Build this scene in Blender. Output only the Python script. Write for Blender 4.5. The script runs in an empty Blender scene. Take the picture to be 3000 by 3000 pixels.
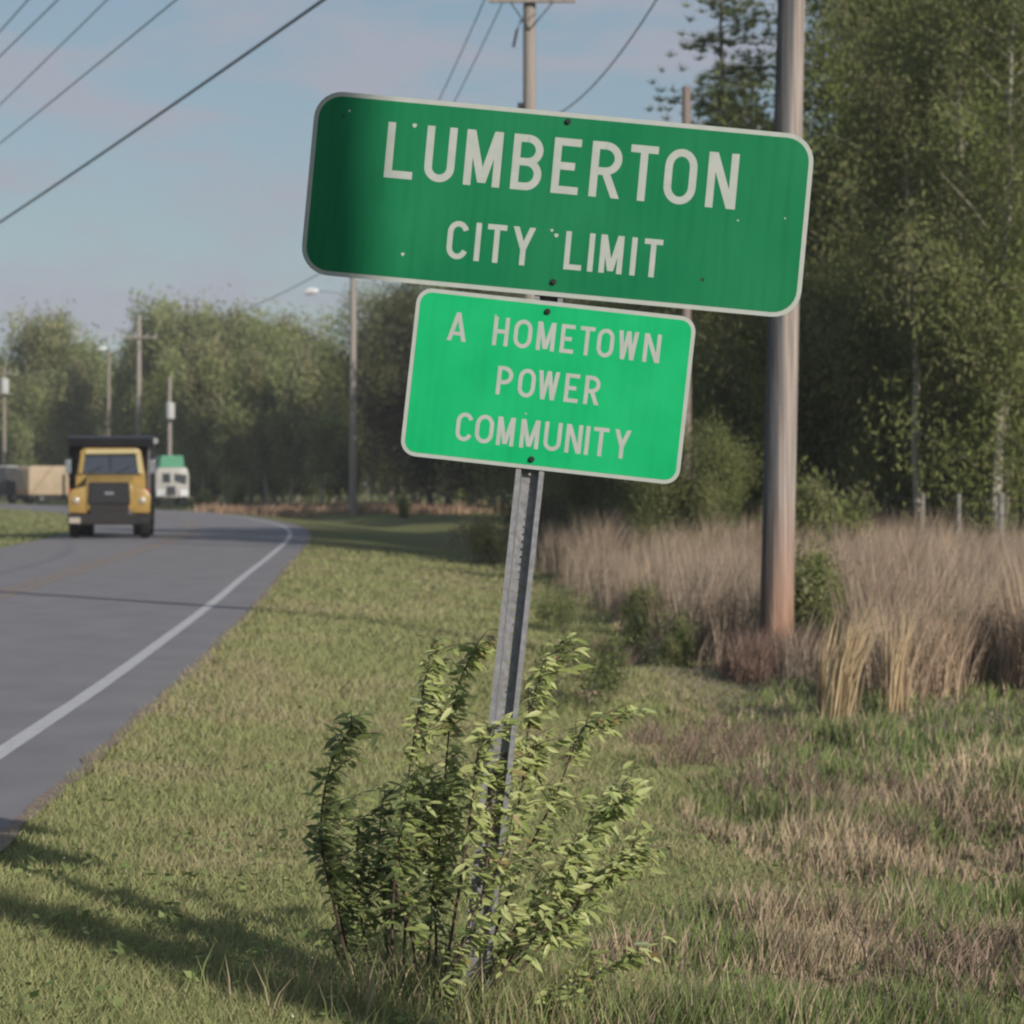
import bpy, bmesh, math, random
import numpy as np
from mathutils import Vector, Matrix

random.seed(7)
rng = np.random.default_rng(11)
S = bpy.context.scene
COL = S.collection
R = math.radians

# ------------------------------------------------------------------ camera
FPX = 8540.0            # focal length in photograph pixels (3000 wide)
CX, HY = 1500.0, 1405.0 # image centre column, horizon row
CAMZ = 1.67
cd = bpy.data.cameras.new('camera')
cam = bpy.data.objects.new('camera', cd)
COL.objects.link(cam)
cam.location = (0, 0, CAMZ)
cam.rotation_euler = (R(90), 0, 0)
cd.sensor_width = 36
cd.lens = FPX / 3000 * 36
cd.shift_y = -(1500 - HY) / 3000
cd.clip_end = 3000
cd.dof.use_dof = True
cd.dof.focus_distance = 9.8
cd.dof.aperture_fstop = 6.5
S.camera = cam

# ------------------------------------------------------------------ light
SUN_AZ, SUN_EL = R(37), R(24)          # sun stands behind the camera, to its right
to_sun = Vector((math.sin(SUN_AZ) * math.cos(SUN_EL), -math.cos(SUN_AZ) * math.cos(SUN_EL), math.sin(SUN_EL)))
sd = bpy.data.lights.new('sun', 'SUN')
sd.energy = 2.1
sd.angle = R(0.53)
sd.color = (1.0, 0.91, 0.80)
so = bpy.data.objects.new('sun', sd)
COL.objects.link(so)
so.rotation_euler = to_sun.to_track_quat('Z', 'Y').to_euler()
so.location = to_sun * 50

W = bpy.data.worlds.new('World')
S.world = W
W.use_nodes = True
nt = W.node_tree
N, L = nt.nodes, nt.links
bg = N['Background']
sky = N.new('ShaderNodeTexSky')
sky.sky_type = 'NISHITA'
sky.sun_disc = False
sky.sun_elevation = SUN_EL
sky.sun_rotation = math.atan2(to_sun.x, to_sun.y)
sky.air_density = 1.0
sky.dust_density = 0.6
sky.ozone_density = 1.2
tc = N.new('ShaderNodeTexCoord')
mp = N.new('ShaderNodeMapping')
mp.inputs['Scale'].default_value = (11.0, 11.0, 38.0)
mp.inputs['Rotation'].default_value = (0, R(-9), 0)
mp.inputs['Location'].default_value = (0.9, 0.0, 0.3)
cn = N.new('ShaderNodeTexNoise')
cn.inputs['Scale'].default_value = 1.1
cn.inputs['Detail'].default_value = 5
cn.inputs['Roughness'].default_value = 0.55
cr = N.new('ShaderNodeValToRGB')
cr.color_ramp.elements[0].position = 0.44
cr.color_ramp.elements[0].color = (0, 0, 0, 1)
cr.color_ramp.elements[1].position = 0.60
cr.color_ramp.elements[1].color = (0.78, 0.78, 0.78, 1)
mx = N.new('ShaderNodeMixRGB')
mx.inputs[2].default_value = (2.85, 2.92, 3.4, 1)
tint = N.new('ShaderNodeMixRGB')
tint.blend_type = 'MULTIPLY'
tint.inputs[0].default_value = 1.0
tint.inputs[2].default_value = (0.92, 0.89, 0.86, 1)
L.new(tc.outputs['Generated'], mp.inputs['Vector'])
L.new(mp.outputs[0], cn.inputs['Vector'])
L.new(cn.outputs['Fac'], cr.inputs[0])
L.new(sky.outputs[0], tint.inputs[1])
veil = N.new('ShaderNodeMixRGB')
veil.inputs[0].default_value = 0.70
veil.inputs[2].default_value = (1.40, 2.02, 2.62, 1)
L.new(tint.outputs[0], veil.inputs[1])
L.new(veil.outputs[0], mx.inputs[1])
L.new(cr.outputs[0], mx.inputs[0])
L.new(mx.outputs[0], bg.inputs[0])
bg.inputs[1].default_value = 0.058

S.render.engine = 'CYCLES'
S.view_settings.view_transform = 'Standard'
S.view_settings.look = 'None'
S.view_settings.exposure = 1.22
S.view_settings.gamma = 1.0
S.view_settings.use_curve_mapping = False
S.cycles.max_bounces = 6
S.cycles.transparent_max_bounces = 8
S.cycles.filter_width = 2.2

# ------------------------------------------------------------------ helpers
def PT(xs, ys, Y):
    """photograph pixel + distance -> world point"""
    return Vector(((xs - CX) / FPX * Y, Y, CAMZ - (ys - HY) / FPX * Y))

def PD(x, y, Y):
    """same, for the 1932-pixel wide view used for measuring"""
    return PT(x * 3000 / 1932, y * 3000 / 1932, Y)

def XD(x, Y):
    return PD(x, 0, Y).x

def mat(name, color, rough=0.8, metal=0.0, noise=0.0, nscale=20.0, color2=None, bump=0.0, stretch=(1, 1, 1),
        attr=False, transl=0.0, spec=0.3, detail=4.0):
    m = bpy.data.materials.new(name)
    m.use_nodes = True
    t = m.node_tree
    n, l = t.nodes, t.links
    b = n['Principled BSDF']
    out = n['Material Output']
    b.inputs['Roughness'].default_value = rough
    b.inputs['Metallic'].default_value = metal
    b.inputs['Specular IOR Level'].default_value = spec
    c = (*color, 1)
    src = None
    if attr:
        a = n.new('ShaderNodeAttribute')
        a.attribute_name = 'tone'
        src = a.outputs['Color']
    if noise > 0 or color2 is not None or bump > 0:
        tcn = n.new('ShaderNodeTexCoord')
        mpn = n.new('ShaderNodeMapping')
        mpn.inputs['Scale'].default_value = stretch
        no = n.new('ShaderNodeTexNoise')
        no.inputs['Scale'].default_value = nscale
        no.inputs['Detail'].default_value = detail
        l.new(tcn.outputs['Object'], mpn.inputs[0])
        l.new(mpn.outputs[0], no.inputs['Vector'])
        if bump > 0:
            bp = n.new('ShaderNodeBump')
            bp.inputs['Strength'].default_value = bump
            bp.inputs['Distance'].default_value = 0.01
            l.new(no.outputs['Fac'], bp.inputs['Height'])
            l.new(bp.outputs[0], b.inputs['Normal'])
        rp = n.new('ShaderNodeValToRGB')
        rp.color_ramp.elements[0].position = 0.32
        rp.color_ramp.elements[1].position = 0.68
        c2 = (*color2, 1) if color2 is not None else tuple(min(1, v * (1 + noise)) for v in color) + (1,)
        c1 = c if color2 is not None else tuple(v * (1 - noise) for v in color) + (1,)
        rp.color_ramp.elements[0].color = c1
        rp.color_ramp.elements[1].color = c2
        l.new(no.outputs['Fac'], rp.inputs[0])
        if src is not None:
            mm = n.new('ShaderNodeMixRGB')
            mm.blend_type = 'MULTIPLY'
            mm.inputs[0].default_value = 1
            l.new(src, mm.inputs[1])
            l.new(rp.outputs[0], mm.inputs[2])
            src = mm.outputs[0]
        else:
            src = rp.outputs[0]
    if src is not None:
        l.new(src, b.inputs['Base Color'])
    else:
        b.inputs['Base Color'].default_value = c
    if transl > 0:
        tr = n.new('ShaderNodeBsdfTranslucent')
        ms = n.new('ShaderNodeMixShader')
        ms.inputs[0].default_value = transl
        if src is not None:
            l.new(src, tr.inputs[0])
        else:
            tr.inputs[0].default_value = c
        l.new(b.outputs[0], ms.inputs[1])
        l.new(tr.outputs[0], ms.inputs[2])
        l.new(ms.outputs[0], out.inputs[0])
    return m

def tag(o, label=None, cat=None, group=None, kind=None):
    if label: o['label'] = label
    if cat: o['category'] = cat
    if group: o['group'] = group
    if kind: o['kind'] = kind
    return o

def thing(name, label, cat, loc=(0, 0, 0), rz=0.0, group=None):
    o = bpy.data.objects.new(name, None)
    o.empty_display_size = 0.2
    COL.objects.link(o)
    o.location = loc
    o.rotation_euler = (0, 0, rz)
    return tag(o, label, cat, group)

def link(name, me, parent=None):
    o = bpy.data.objects.new(name, me)
    COL.objects.link(o)
    if parent is not None:
        o.parent = parent
    return o

def np_mesh(name, verts, faces, m, tones=None, smooth=False):
    me = bpy.data.meshes.new(name)
    verts = np.asarray(verts, dtype=np.float32)
    faces = np.asarray(faces, dtype=np.int32)
    nf, k = faces.shape
    me.vertices.add(len(verts))
    me.vertices.foreach_set('co', verts.ravel())
    me.loops.add(nf * k)
    me.loops.foreach_set('vertex_index', faces.ravel())
    me.polygons.add(nf)
    me.polygons.foreach_set('loop_start', np.arange(nf, dtype=np.int32) * k)
    me.polygons.foreach_set('loop_total', np.full(nf, k, dtype=np.int32))
    if smooth:
        me.polygons.foreach_set('use_smooth', np.ones(nf, dtype=bool))
    me.update(calc_edges=True)
    if tones is not None:
        a = me.attributes.new('tone', 'FLOAT_COLOR', 'POINT')
        t4 = np.ones((len(verts), 4), dtype=np.float32)
        t4[:, :3] = tones
        a.data.foreach_set('color', t4.ravel())
    me.materials.append(m)
    return me

class MB:
    """collects simple solids and makes one mesh"""
    def __init__(s):
        s.v, s.f = [], []
    def poly(s, pts):
        i = len(s.v)
        s.v += [tuple(p) for p in pts]
        s.f.append(tuple(range(i, i + len(pts))))
        return s
    def box(s, x0, x1, y0, y1, z0, z1, tx=1.0, ty=1.0):
        """box, top face may be narrowed by tx, ty"""
        i = len(s.v)
        cx, cy = (x0 + x1) / 2, (y0 + y1) / 2
        for z, a, b in ((z0, 1, 1), (z1, tx, ty)):
            for x, y in ((x0, y0), (x1, y0), (x1, y1), (x0, y1)):
                s.v.append((cx + (x - cx) * a, cy + (y - cy) * b, z))
        for q in ((0, 3, 2, 1), (4, 5, 6, 7), (0, 1, 5, 4), (1, 2, 6, 5), (2, 3, 7, 6), (3, 0, 4, 7)):
            s.f.append(tuple(i + k for k in q))
        return s
    def prism(s, pts, a, b, axis='y'):
        """outline extruded from a to b along an axis"""
        i = len(s.v)
        n = len(pts)
        for t in (a, b):
            for p, q in pts:
                s.v.append((p, t, q) if axis == 'y' else (t, p, q) if axis == 'x' else (p, q, t))
        s.f.append(tuple(i + k for k in range(n)))
        s.f.append(tuple(i + n + k for k in reversed(range(n))))
        for k in range(n):
            j = (k + 1) % n
            s.f.append((i + k, i + n + k, i + n + j, i + j))
        return s
    def tube(s, pts, rad, sides=8, cap=True):
        pts = [Vector(p) for p in pts]
        if not hasattr(rad, '__len__'):
            rad = [rad] * len(pts)
        rings = []
        for k, p in enumerate(pts):
            d = (pts[min(k + 1, len(pts) - 1)] - pts[max(k - 1, 0)]).normalized()
            up = Vector((0, 0, 1)) if abs(d.z) < 0.9 else Vector((1, 0, 0))
            a = d.cross(up).normalized()
            b = d.cross(a)
            i = len(s.v)
            for q in range(sides):
                t = 2 * math.pi * q / sides
                s.v.append(tuple(p + (a * math.cos(t) + b * math.sin(t)) * rad[k]))
            rings.append(i)
        for k in range(len(rings) - 1):
            for q in range(sides):
                r = (q + 1) % sides
                s.f.append((rings[k] + q, rings[k] + r, rings[k + 1] + r, rings[k + 1] + q))
        if cap:
            s.f.append(tuple(rings[0] + q for q in reversed(range(sides))))
            s.f.append(tuple(rings[-1] + q for q in range(sides)))
        return s
    def mesh(s, name, m, smooth=False, bevel=0.0):
        me = bpy.data.meshes.new(name)
        me.from_pydata(s.v, [], s.f)
        bm = bmesh.new()
        bm.from_mesh(me)
        if bevel > 0:
            bmesh.ops.recalc_face_normals(bm, faces=bm.faces)
            bmesh.ops.bevel(bm, geom=list(bm.edges), offset=bevel, segments=2, profile=0.6, affect='EDGES', clamp_overlap=True)
        bmesh.ops.recalc_face_normals(bm, faces=bm.faces)
        bm.to_mesh(me)
        bm.free()
        if smooth:
            for p in me.polygons: p.use_smooth = True
            try:
                me.set_sharp_from_angle(angle=R(40))
            except Exception:
                pass
        me.materials.append(m)
        return me
    def build(s, name, m, parent=None, smooth=False, bevel=0.0):
        return link(name, s.mesh(name, m, smooth, bevel), parent)

def vnoise(x, y, seed=0, scale=1.0, octaves=3):
    """smooth value noise for numpy arrays, about 0..1"""
    x = np.asarray(x, dtype=np.float64) / scale
    y = np.asarray(y, dtype=np.float64) / scale
    tot = np.zeros_like(x + y)
    amp, norm = 1.0, 0.0
    for o in range(octaves):
        xi, yi = np.floor(x).astype(np.int64), np.floor(y).astype(np.int64)
        fx, fy = x - xi, y - yi
        fx, fy = fx * fx * (3 - 2 * fx), fy * fy * (3 - 2 * fy)
        def h(a, b):
            k = (a * 374761393 + b * 668265263 + (seed + o) * 982451653) & 0x7fffffff
            k = ((k ^ (k >> 13)) * 1274126177) & 0x7fffffff
            return ((k ^ (k >> 16)) & 0xffff) / 65535.0
        v = (h(xi, yi) * (1 - fx) + h(xi + 1, yi) * fx) * (1 - fy) + (h(xi, yi + 1) * (1 - fx) + h(xi + 1, yi + 1) * fx) * fy
        tot = tot + v * amp
        norm += amp
        amp *= 0.5
        x, y = x * 2.03 + 5.1, y * 2.03 + 9.7
    return tot / norm

# ------------------------------------------------------------------ the lie of the land
_Y = np.array([-60, -20, 0, 9, 14, 17.9, 22, 30, 39, 50, 65, 83, 92, 108, 119, 141, 161, 180, 200, 220, 245, 700.])
_X = np.array([-3.3, -2.85, -2.75, -2.87, -2.98, -3.12, -3.26, -3.60, -4.02, -4.60, -5.35, -6.35, -7.0, -8.65, -10.3, -14.4, -19.8, -26.6, -36, -47, -62, -400.])
_slope = np.gradient(_X, _Y)

def xr(Y):
    """right edge line of the road (cubic through the measured points)"""
    Y = np.asarray(Y, dtype=np.float64)
    i = np.clip(np.searchsorted(_Y, Y) - 1, 0, len(_Y) - 2)
    h = _Y[i + 1] - _Y[i]
    t = (Y - _Y[i]) / h
    h00, h10, h01, h11 = 2*t**3-3*t**2+1, t**3-2*t**2+t, -2*t**3+3*t**2, t**3-t**2
    return h00 * _X[i] + h10 * h * _slope[i] + h01 * _X[i+1] + h11 * h * _slope[i+1]

def slope(Y):
    return (xr(np.asarray(Y) + 0.5) - xr(np.asarray(Y) - 0.5))

def offx(Y, d):
    """x of the point d metres to the right of the edge line"""
    return xr(Y) + d * np.sqrt(1 + slope(Y) ** 2)

def dist(X, Y):
    return (np.asarray(X) - xr(Y)) / np.sqrt(1 + slope(Y) ** 2)

_D = np.array([-400, -60, -12, -9, -7.2, -6.86, -6.7, 0.45, 0.62, 1.2, 2.2, 3.4, 4.6, 5.6, 6.6, 8.0, 12.0, 40.0, 400.0])
_H = np.array([0, 0, -0.10, -0.12, -0.03, -0.01, -0.09, -0.09, -0.02, -0.04, -0.09, -0.20, -0.33, -0.36, -0.25, -0.12, -0.10, -0.05, 0])

def ground(X, Y):
    d = dist(X, Y)
    h = np.interp(d, _D, _H)
    far = np.clip(d - 1.0, 0, 3) / 3.0
    farl = np.clip(-d - 7.4, 0, 3) / 3.0
    return h + (vnoise(X, Y, 3, 1.7) - 0.5) * 0.17 * np.maximum(far, farl)

# ------------------------------------------------------------------ materials
M = {}
def ground_material():
    m = bpy.data.materials.new('turf_soil')
    m.use_nodes = True
    n, l = m.node_tree.nodes, m.node_tree.links
    b = n['Principled BSDF']
    b.inputs['Roughness'].default_value = 0.95
    b.inputs['Specular IOR Level'].default_value = 0.1
    tcn = n.new('ShaderNodeTexCoord')
    def noise(sc, det):
        o = n.new('ShaderNodeTexNoise')
        o.inputs['Scale'].default_value = sc
        o.inputs['Detail'].default_value = det
        l.new(tcn.outputs['Object'], o.inputs['Vector'])
        return o
    n1, n2, n3 = noise(0.35, 5), noise(9.0, 6), noise(60, 3)
    r1 = n.new('ShaderNodeValToRGB')
    r1.color_ramp.elements[0].position = 0.40
    r1.color_ramp.elements[0].color = (0.165, 0.195, 0.075, 1)
    r1.color_ramp.elements[1].position = 0.66
    r1.color_ramp.elements[1].color = (0.21, 0.185, 0.10, 1)
    l.new(n1.outputs['Fac'], r1.inputs[0])
    r2 = n.new('ShaderNodeValToRGB')
    r2.color_ramp.elements[0].position = 0.30
    r2.color_ramp.elements[0].color = (0.6, 0.6, 0.6, 1)
    r2.color_ramp.elements[1].position = 0.70
    r2.color_ramp.elements[1].color = (1.2, 1.2, 1.15, 1)
    l.new(n2.outputs['Fac'], r2.inputs[0])
    mm = n.new('ShaderNodeMixRGB')
    mm.blend_type = 'MULTIPLY'
    mm.inputs[0].default_value = 1
    l.new(r1.outputs[0], mm.inputs[1])
    l.new(r2.outputs[0], mm.inputs[2])
    l.new(mm.outputs[0], b.inputs['Base Color'])
    bp = n.new('ShaderNodeBump')
    bp.inputs['Strength'].default_value = 0.8
    bp.inputs['Distance'].default_value = 0.05
    l.new(n3.outputs['Fac'], bp.inputs['Height'])
    l.new(bp.outputs[0], b.inputs['Normal'])
    return m
M['ground'] = ground_material()
M['asphalt'] = mat('asphalt', (0.165, 0.158, 0.168), 0.9, color2=(0.200, 0.192, 0.202), nscale=1.6, stretch=(1, 0.5, 1), bump=0.0, detail=15)
M['gravel'] = mat('brown_gravel_edge', (0.13, 0.10, 0.085), 0.95, color2=(0.27, 0.205, 0.165), nscale=16, bump=0.5, detail=8)
M['white_line'] = mat('white_line_paint', (0.37, 0.37, 0.385), 0.7, color2=(0.46, 0.46, 0.475), nscale=9, detail=12)
M['yellow_line'] = mat('worn_yellow_line_paint', (0.19, 0.16, 0.145), 0.8, color2=(0.28, 0.20, 0.14), nscale=5)
M['blade'] = mat('grass_blade', (1, 1, 1), 0.75, attr=True, transl=0.30, spec=0.15)
M['leaf'] = mat('tree_leaf', (1, 1, 1), 0.7, attr=True, transl=0.45, spec=0.15)
M['shoot_leaf'] = mat('shoot_leaf', (1, 1, 1), 0.45, attr=True, transl=0.35, spec=0.4)
M['bark'] = mat('grey_brown_bark', (0.16, 0.14, 0.12), 0.9, color2=(0.27, 0.24, 0.20), nscale=3, stretch=(6, 6, 0.7))
M['pale_bark'] = mat('pale_bark', (0.26, 0.25, 0.20), 0.9, color2=(0.38, 0.36, 0.30), nscale=3, stretch=(6, 6, 0.7))
M['stem'] = mat('dark_stem_bark', (0.05, 0.04, 0.035), 0.8, color2=(0.11, 0.07, 0.05), nscale=12)
M['pole_wood'] = mat('weathered_pole_wood', (0.15, 0.122, 0.112), 0.9, color2=(0.25, 0.205, 0.19), nscale=2.5, stretch=(12, 12, 0.3), detail=10, bump=0.6)
M['near_pole_wood'] = mat('weathered_pole_wood_red_foot', (0.165, 0.142, 0.128), 0.95, color2=(0.40, 0.35, 0.32), nscale=2.6, stretch=(20, 20, 0.30), detail=12, bump=1.0, spec=0.05)
t__ = M['near_pole_wood'].node_tree
n_, l_ = t__.nodes, t__.links
b_ = n_['Principled BSDF']
src_ = b_.inputs['Base Color'].links[0].from_socket
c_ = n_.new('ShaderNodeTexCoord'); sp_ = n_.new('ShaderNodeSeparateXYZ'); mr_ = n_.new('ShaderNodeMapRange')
mr_.inputs['From Min'].default_value = 1.9; mr_.inputs['From Max'].default_value = 0.5
q_ = n_.new('ShaderNodeMixRGB'); q_.blend_type = 'MULTIPLY'; q_.inputs[2].default_value = (1.08, 0.76, 0.60, 1)
l_.new(c_.outputs['Object'], sp_.inputs[0]); l_.new(sp_.outputs['Z'], mr_.inputs['Value']); l_.new(mr_.outputs[0], q_.inputs[0])
l_.new(src_, q_.inputs[1])
# grey-blue shade of the left flank put into the colour, broad at the foot and narrowing upwards (pole leans 1.4 degrees)
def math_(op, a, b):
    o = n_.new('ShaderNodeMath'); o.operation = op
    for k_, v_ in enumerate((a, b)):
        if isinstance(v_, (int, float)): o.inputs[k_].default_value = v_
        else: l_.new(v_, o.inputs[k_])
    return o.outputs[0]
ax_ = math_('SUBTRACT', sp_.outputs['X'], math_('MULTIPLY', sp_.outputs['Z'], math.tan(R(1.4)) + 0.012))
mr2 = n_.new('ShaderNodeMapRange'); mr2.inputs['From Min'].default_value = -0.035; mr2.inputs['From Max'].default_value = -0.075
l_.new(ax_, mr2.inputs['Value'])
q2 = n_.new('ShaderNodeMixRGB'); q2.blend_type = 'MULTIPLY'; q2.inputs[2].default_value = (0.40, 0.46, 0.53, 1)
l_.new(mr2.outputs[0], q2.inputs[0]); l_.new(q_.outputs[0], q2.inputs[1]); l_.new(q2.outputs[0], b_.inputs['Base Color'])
M['far_pole_wood'] = mat('pale_pole_wood', (0.21, 0.19, 0.17), 0.9, color2=(0.30, 0.27, 0.25), nscale=2.5, stretch=(9, 9, 0.3))
M['conduit'] = mat('grey_conduit', (0.075, 0.078, 0.085), 0.8, noise=0.2, nscale=6)
M['galv'] = mat('galvanised_steel', (0.17, 0.175, 0.19), 0.5, 0.3, color2=(0.27, 0.275, 0.29), nscale=45, detail=6)
M['dark_steel'] = mat('dark_steel', (0.03, 0.03, 0.035), 0.5, 0.3)
M['green_dark'] = mat('green_sign_sheeting', (0.003, 0.142, 0.055), 0.55, color2=(0.012, 0.172, 0.072), nscale=2.2, stretch=(1, 1, 1), detail=7, spec=0.1)
M['green_light'] = mat('bright_green_sign_sheeting', (0.003, 0.335, 0.118), 0.55, color2=(0.010, 0.385, 0.142), nscale=5, detail=6, spec=0.1)
M['white_sheet'] = mat('white_sign_sheeting', (0.31, 0.355, 0.325), 0.5, color2=(0.37, 0.39, 0.375), nscale=18, detail=5)
for key, sc_ in (('green_dark', 0.87), ('green_light', 0.92)):
    t__ = M[key].node_tree
    n_, l_ = t__.nodes, t__.links
    b_ = n_['Principled BSDF']
    src_ = b_.inputs['Base Color'].links[0].from_socket
    c_ = n_.new('ShaderNodeTexCoord'); m_ = n_.new('ShaderNodeMapping'); m_.inputs['Scale'].default_value = (26, 1, 1.6)
    x_ = n_.new('ShaderNodeTexNoise'); x_.inputs['Scale'].default_value = 1.4; x_.inputs['Detail'].default_value = 8
    r_ = n_.new('ShaderNodeValToRGB')
    r_.color_ramp.elements[0].position = 0.30; r_.color_ramp.elements[0].color = (sc_, sc_, sc_, 1)
    r_.color_ramp.elements[1].position = 0.55; r_.color_ramp.elements[1].color = (1, 1, 1, 1)
    q_ = n_.new('ShaderNodeMixRGB'); q_.blend_type = 'MULTIPLY'; q_.inputs[0].default_value = 1
    l_.new(c_.outputs['Object'], m_.inputs[0]); l_.new(m_.outputs[0], x_.inputs['Vector']); l_.new(x_.outputs['Fac'], r_.inputs[0])
    l_.new(src_, q_.inputs[1]); l_.new(r_.outputs[0], q_.inputs[2]); l_.new(q_.outputs[0], b_.inputs['Base Color'])
M['alu'] = mat('bare_aluminium', (0.42, 0.43, 0.43), 0.4, 0.7)
M['bolt'] = mat('dark_bolt', (0.012, 0.016, 0.012), 0.6)
M['wire'] = mat('grey_cable', (0.085, 0.105, 0.125), 0.6)
M['wire_pale'] = mat('pale_aluminium_wire', (0.13, 0.16, 0.18), 0.6)
M['ceramic'] = mat('grey_ceramic', (0.30, 0.31, 0.32), 0.3)
M['lamp_white'] = mat('pale_lamp_housing', (0.55, 0.57, 0.60), 0.4)
M['tank_white'] = mat('pale_transformer_tank', (0.42, 0.43, 0.43), 0.4)
M['truck_yellow'] = mat('yellow_truck_paint', (0.30, 0.195, 0.05), 0.35, noise=0.12, nscale=3, spec=0.6)
M['truck_cream'] = mat('pale_yellow_visor_and_pillar_glare', (0.42, 0.37, 0.20), 0.35, noise=0.05, nscale=3, spec=0.6)
M['black_paint'] = mat('black_bed_paint', (0.012, 0.013, 0.018), 0.5, noise=0.3, nscale=4)
M['black_plastic'] = mat('black_bumper', (0.016, 0.014, 0.016), 0.6)
M['rubber'] = mat('tyre_rubber', (0.012, 0.012, 0.012), 0.85)
M['glass'] = mat('dark_windshield_glass', (0.035, 0.045, 0.06), 0.12, spec=0.8)
M['grille'] = mat('dull_grille_metal', (0.045, 0.05, 0.06), 0.4, 0.5)
M['chrome'] = mat('chrome_trim', (0.45, 0.47, 0.5), 0.2, 0.9)
M['lens'] = mat('lamp_lens', (0.34, 0.31, 0.26), 0.2, spec=0.8)
M['red_lens'] = mat('red_lens', (0.35, 0.03, 0.02), 0.3)
M['white_paint'] = mat('white_vehicle_paint', (0.34, 0.335, 0.32), 0.4, noise=0.1, nscale=2)
M['mint'] = mat('mint_green_panel', (0.07, 0.26, 0.16), 0.5, noise=0.12, nscale=3)
M['tan'] = mat('tan_vehicle_paint', (0.34, 0.27, 0.19), 0.5, noise=0.08, nscale=2)
M['grey_box'] = mat('dark_grey_box_panel', (0.055, 0.056, 0.06), 0.6, noise=0.2, nscale=2)
M['fence_post'] = mat('weathered_fence_post', (0.17, 0.165, 0.15), 0.9, noise=0.2, nscale=10)
M['fence_wire'] = mat('fence_wire', (0.14, 0.14, 0.14), 0.5, 0.5)
M['clod'] = mat('pinkish_dry_soil', (0.36, 0.25, 0.20), 0.95, noise=0.2, nscale=15, bump=0.5)

# ------------------------------------------------------------------ ground, road, markings
rows = np.concatenate([np.arange(-60, 4, 8.0), np.arange(4, 30, 0.5), np.arange(30, 90, 1.5), np.arange(90, 250, 5.0), np.array([260, 290, 340, 420, 520, 700.])])
cols = np.concatenate([[-400, -200, -100, -60, -40, -25, -16], np.arange(-12, -7.2, 0.6), [-7.2, -6.86, -6.7, -3.3, 0.45, 0.62], np.arange(0.9, 12, 0.3), [14, 18, 25, 40, 70, 120, 220, 400]])
gy = np.repeat(rows, len(cols)).reshape(len(rows), len(cols))
gd = np.tile(cols, (len(rows), 1))
stretch = np.where(np.abs(gd) > 16, 1.0, np.sqrt(1 + slope(gy) ** 2))
gx = xr(gy) + gd * stretch
gz = ground(gx, gy)
nr, nc = gx.shape
vi = np.arange(nr * nc).reshape(nr, nc)
faces = np.stack([vi[:-1, :-1], vi[:-1, 1:], vi[1:, 1:], vi[1:, :-1]], -1).reshape(-1, 4)
g = link('ground', np_mesh('ground', np.stack([gx, gy, gz], -1).reshape(-1, 3), faces, M['ground'], smooth=True))
tag(g, kind='structure')

def ribbon(name, d0, d1, z, y0, y1, m, step=1.0, wob=0.0, label=None, thick=0.0):
    ys = np.arange(y0, y1 + 0.01, step)
    a = offx(ys, d0) + (vnoise(ys, ys * 0, 5, 0.6) - 0.5) * wob
    b = offx(ys, d1) + (vnoise(ys, ys * 0, 8, 0.35) - 0.5) * wob
    s = slope(ys)
    nrm = np.sqrt(1 + s * s)
    # exact perpendicular offsets
    xa, ya = xr(ys) + d0 / nrm + (a - offx(ys, d0)), ys - d0 * s / nrm
    xb, yb = xr(ys) + d1 / nrm + (b - offx(ys, d1)), ys - d1 * s / nrm
    k = len(ys)
    v = np.concatenate([np.stack([xa, ya, np.full(k, z)], -1), np.stack([xb, yb, np.full(k, z)], -1)])
    f = np.stack([np.arange(k - 1), np.arange(k - 1) + k, np.arange(k - 1) + k + 1, np.arange(k - 1) + 1], -1)
    o = link(name, np_mesh(name, v, f, m))
    tag(o, label, kind='structure')
    return o
ribbon('road', -6.85, 0.62, 0.0, -60, 235, M['asphalt'], 0.25, 0.05)
ribbon('gravel_edge', 0.56, 0.65, 0.006, -60, 120, M['gravel'], 0.15, 0.10)
ribbon('road_edge_line', -0.075, 0.055, 0.004, -60, 235, M['white_line'], 0.5, 0.012, 'white edge line along the right of the road')
ribbon('road_centre_line', -3.42, -3.30, 0.004, -60, 235, M['yellow_line'], 0.5, 0.02, 'worn yellow centre line, left one of the pair')
ribbon('road_centre_line', -3.16, -3.04, 0.004, -60, 235, M['yellow_line'], 0.5, 0.02, 'worn yellow centre line, right one of the pair')

# ------------------------------------------------------------------ the city limit sign
SC = 877.0                         # photograph pixels per metre in the sign's plane
SY = FPX / SC
def SP(xs, ys, dy=0.0):
    return Vector(((xs - CX) / SC, SY + dy, CAMZ - (ys - HY) / SC))

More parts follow.
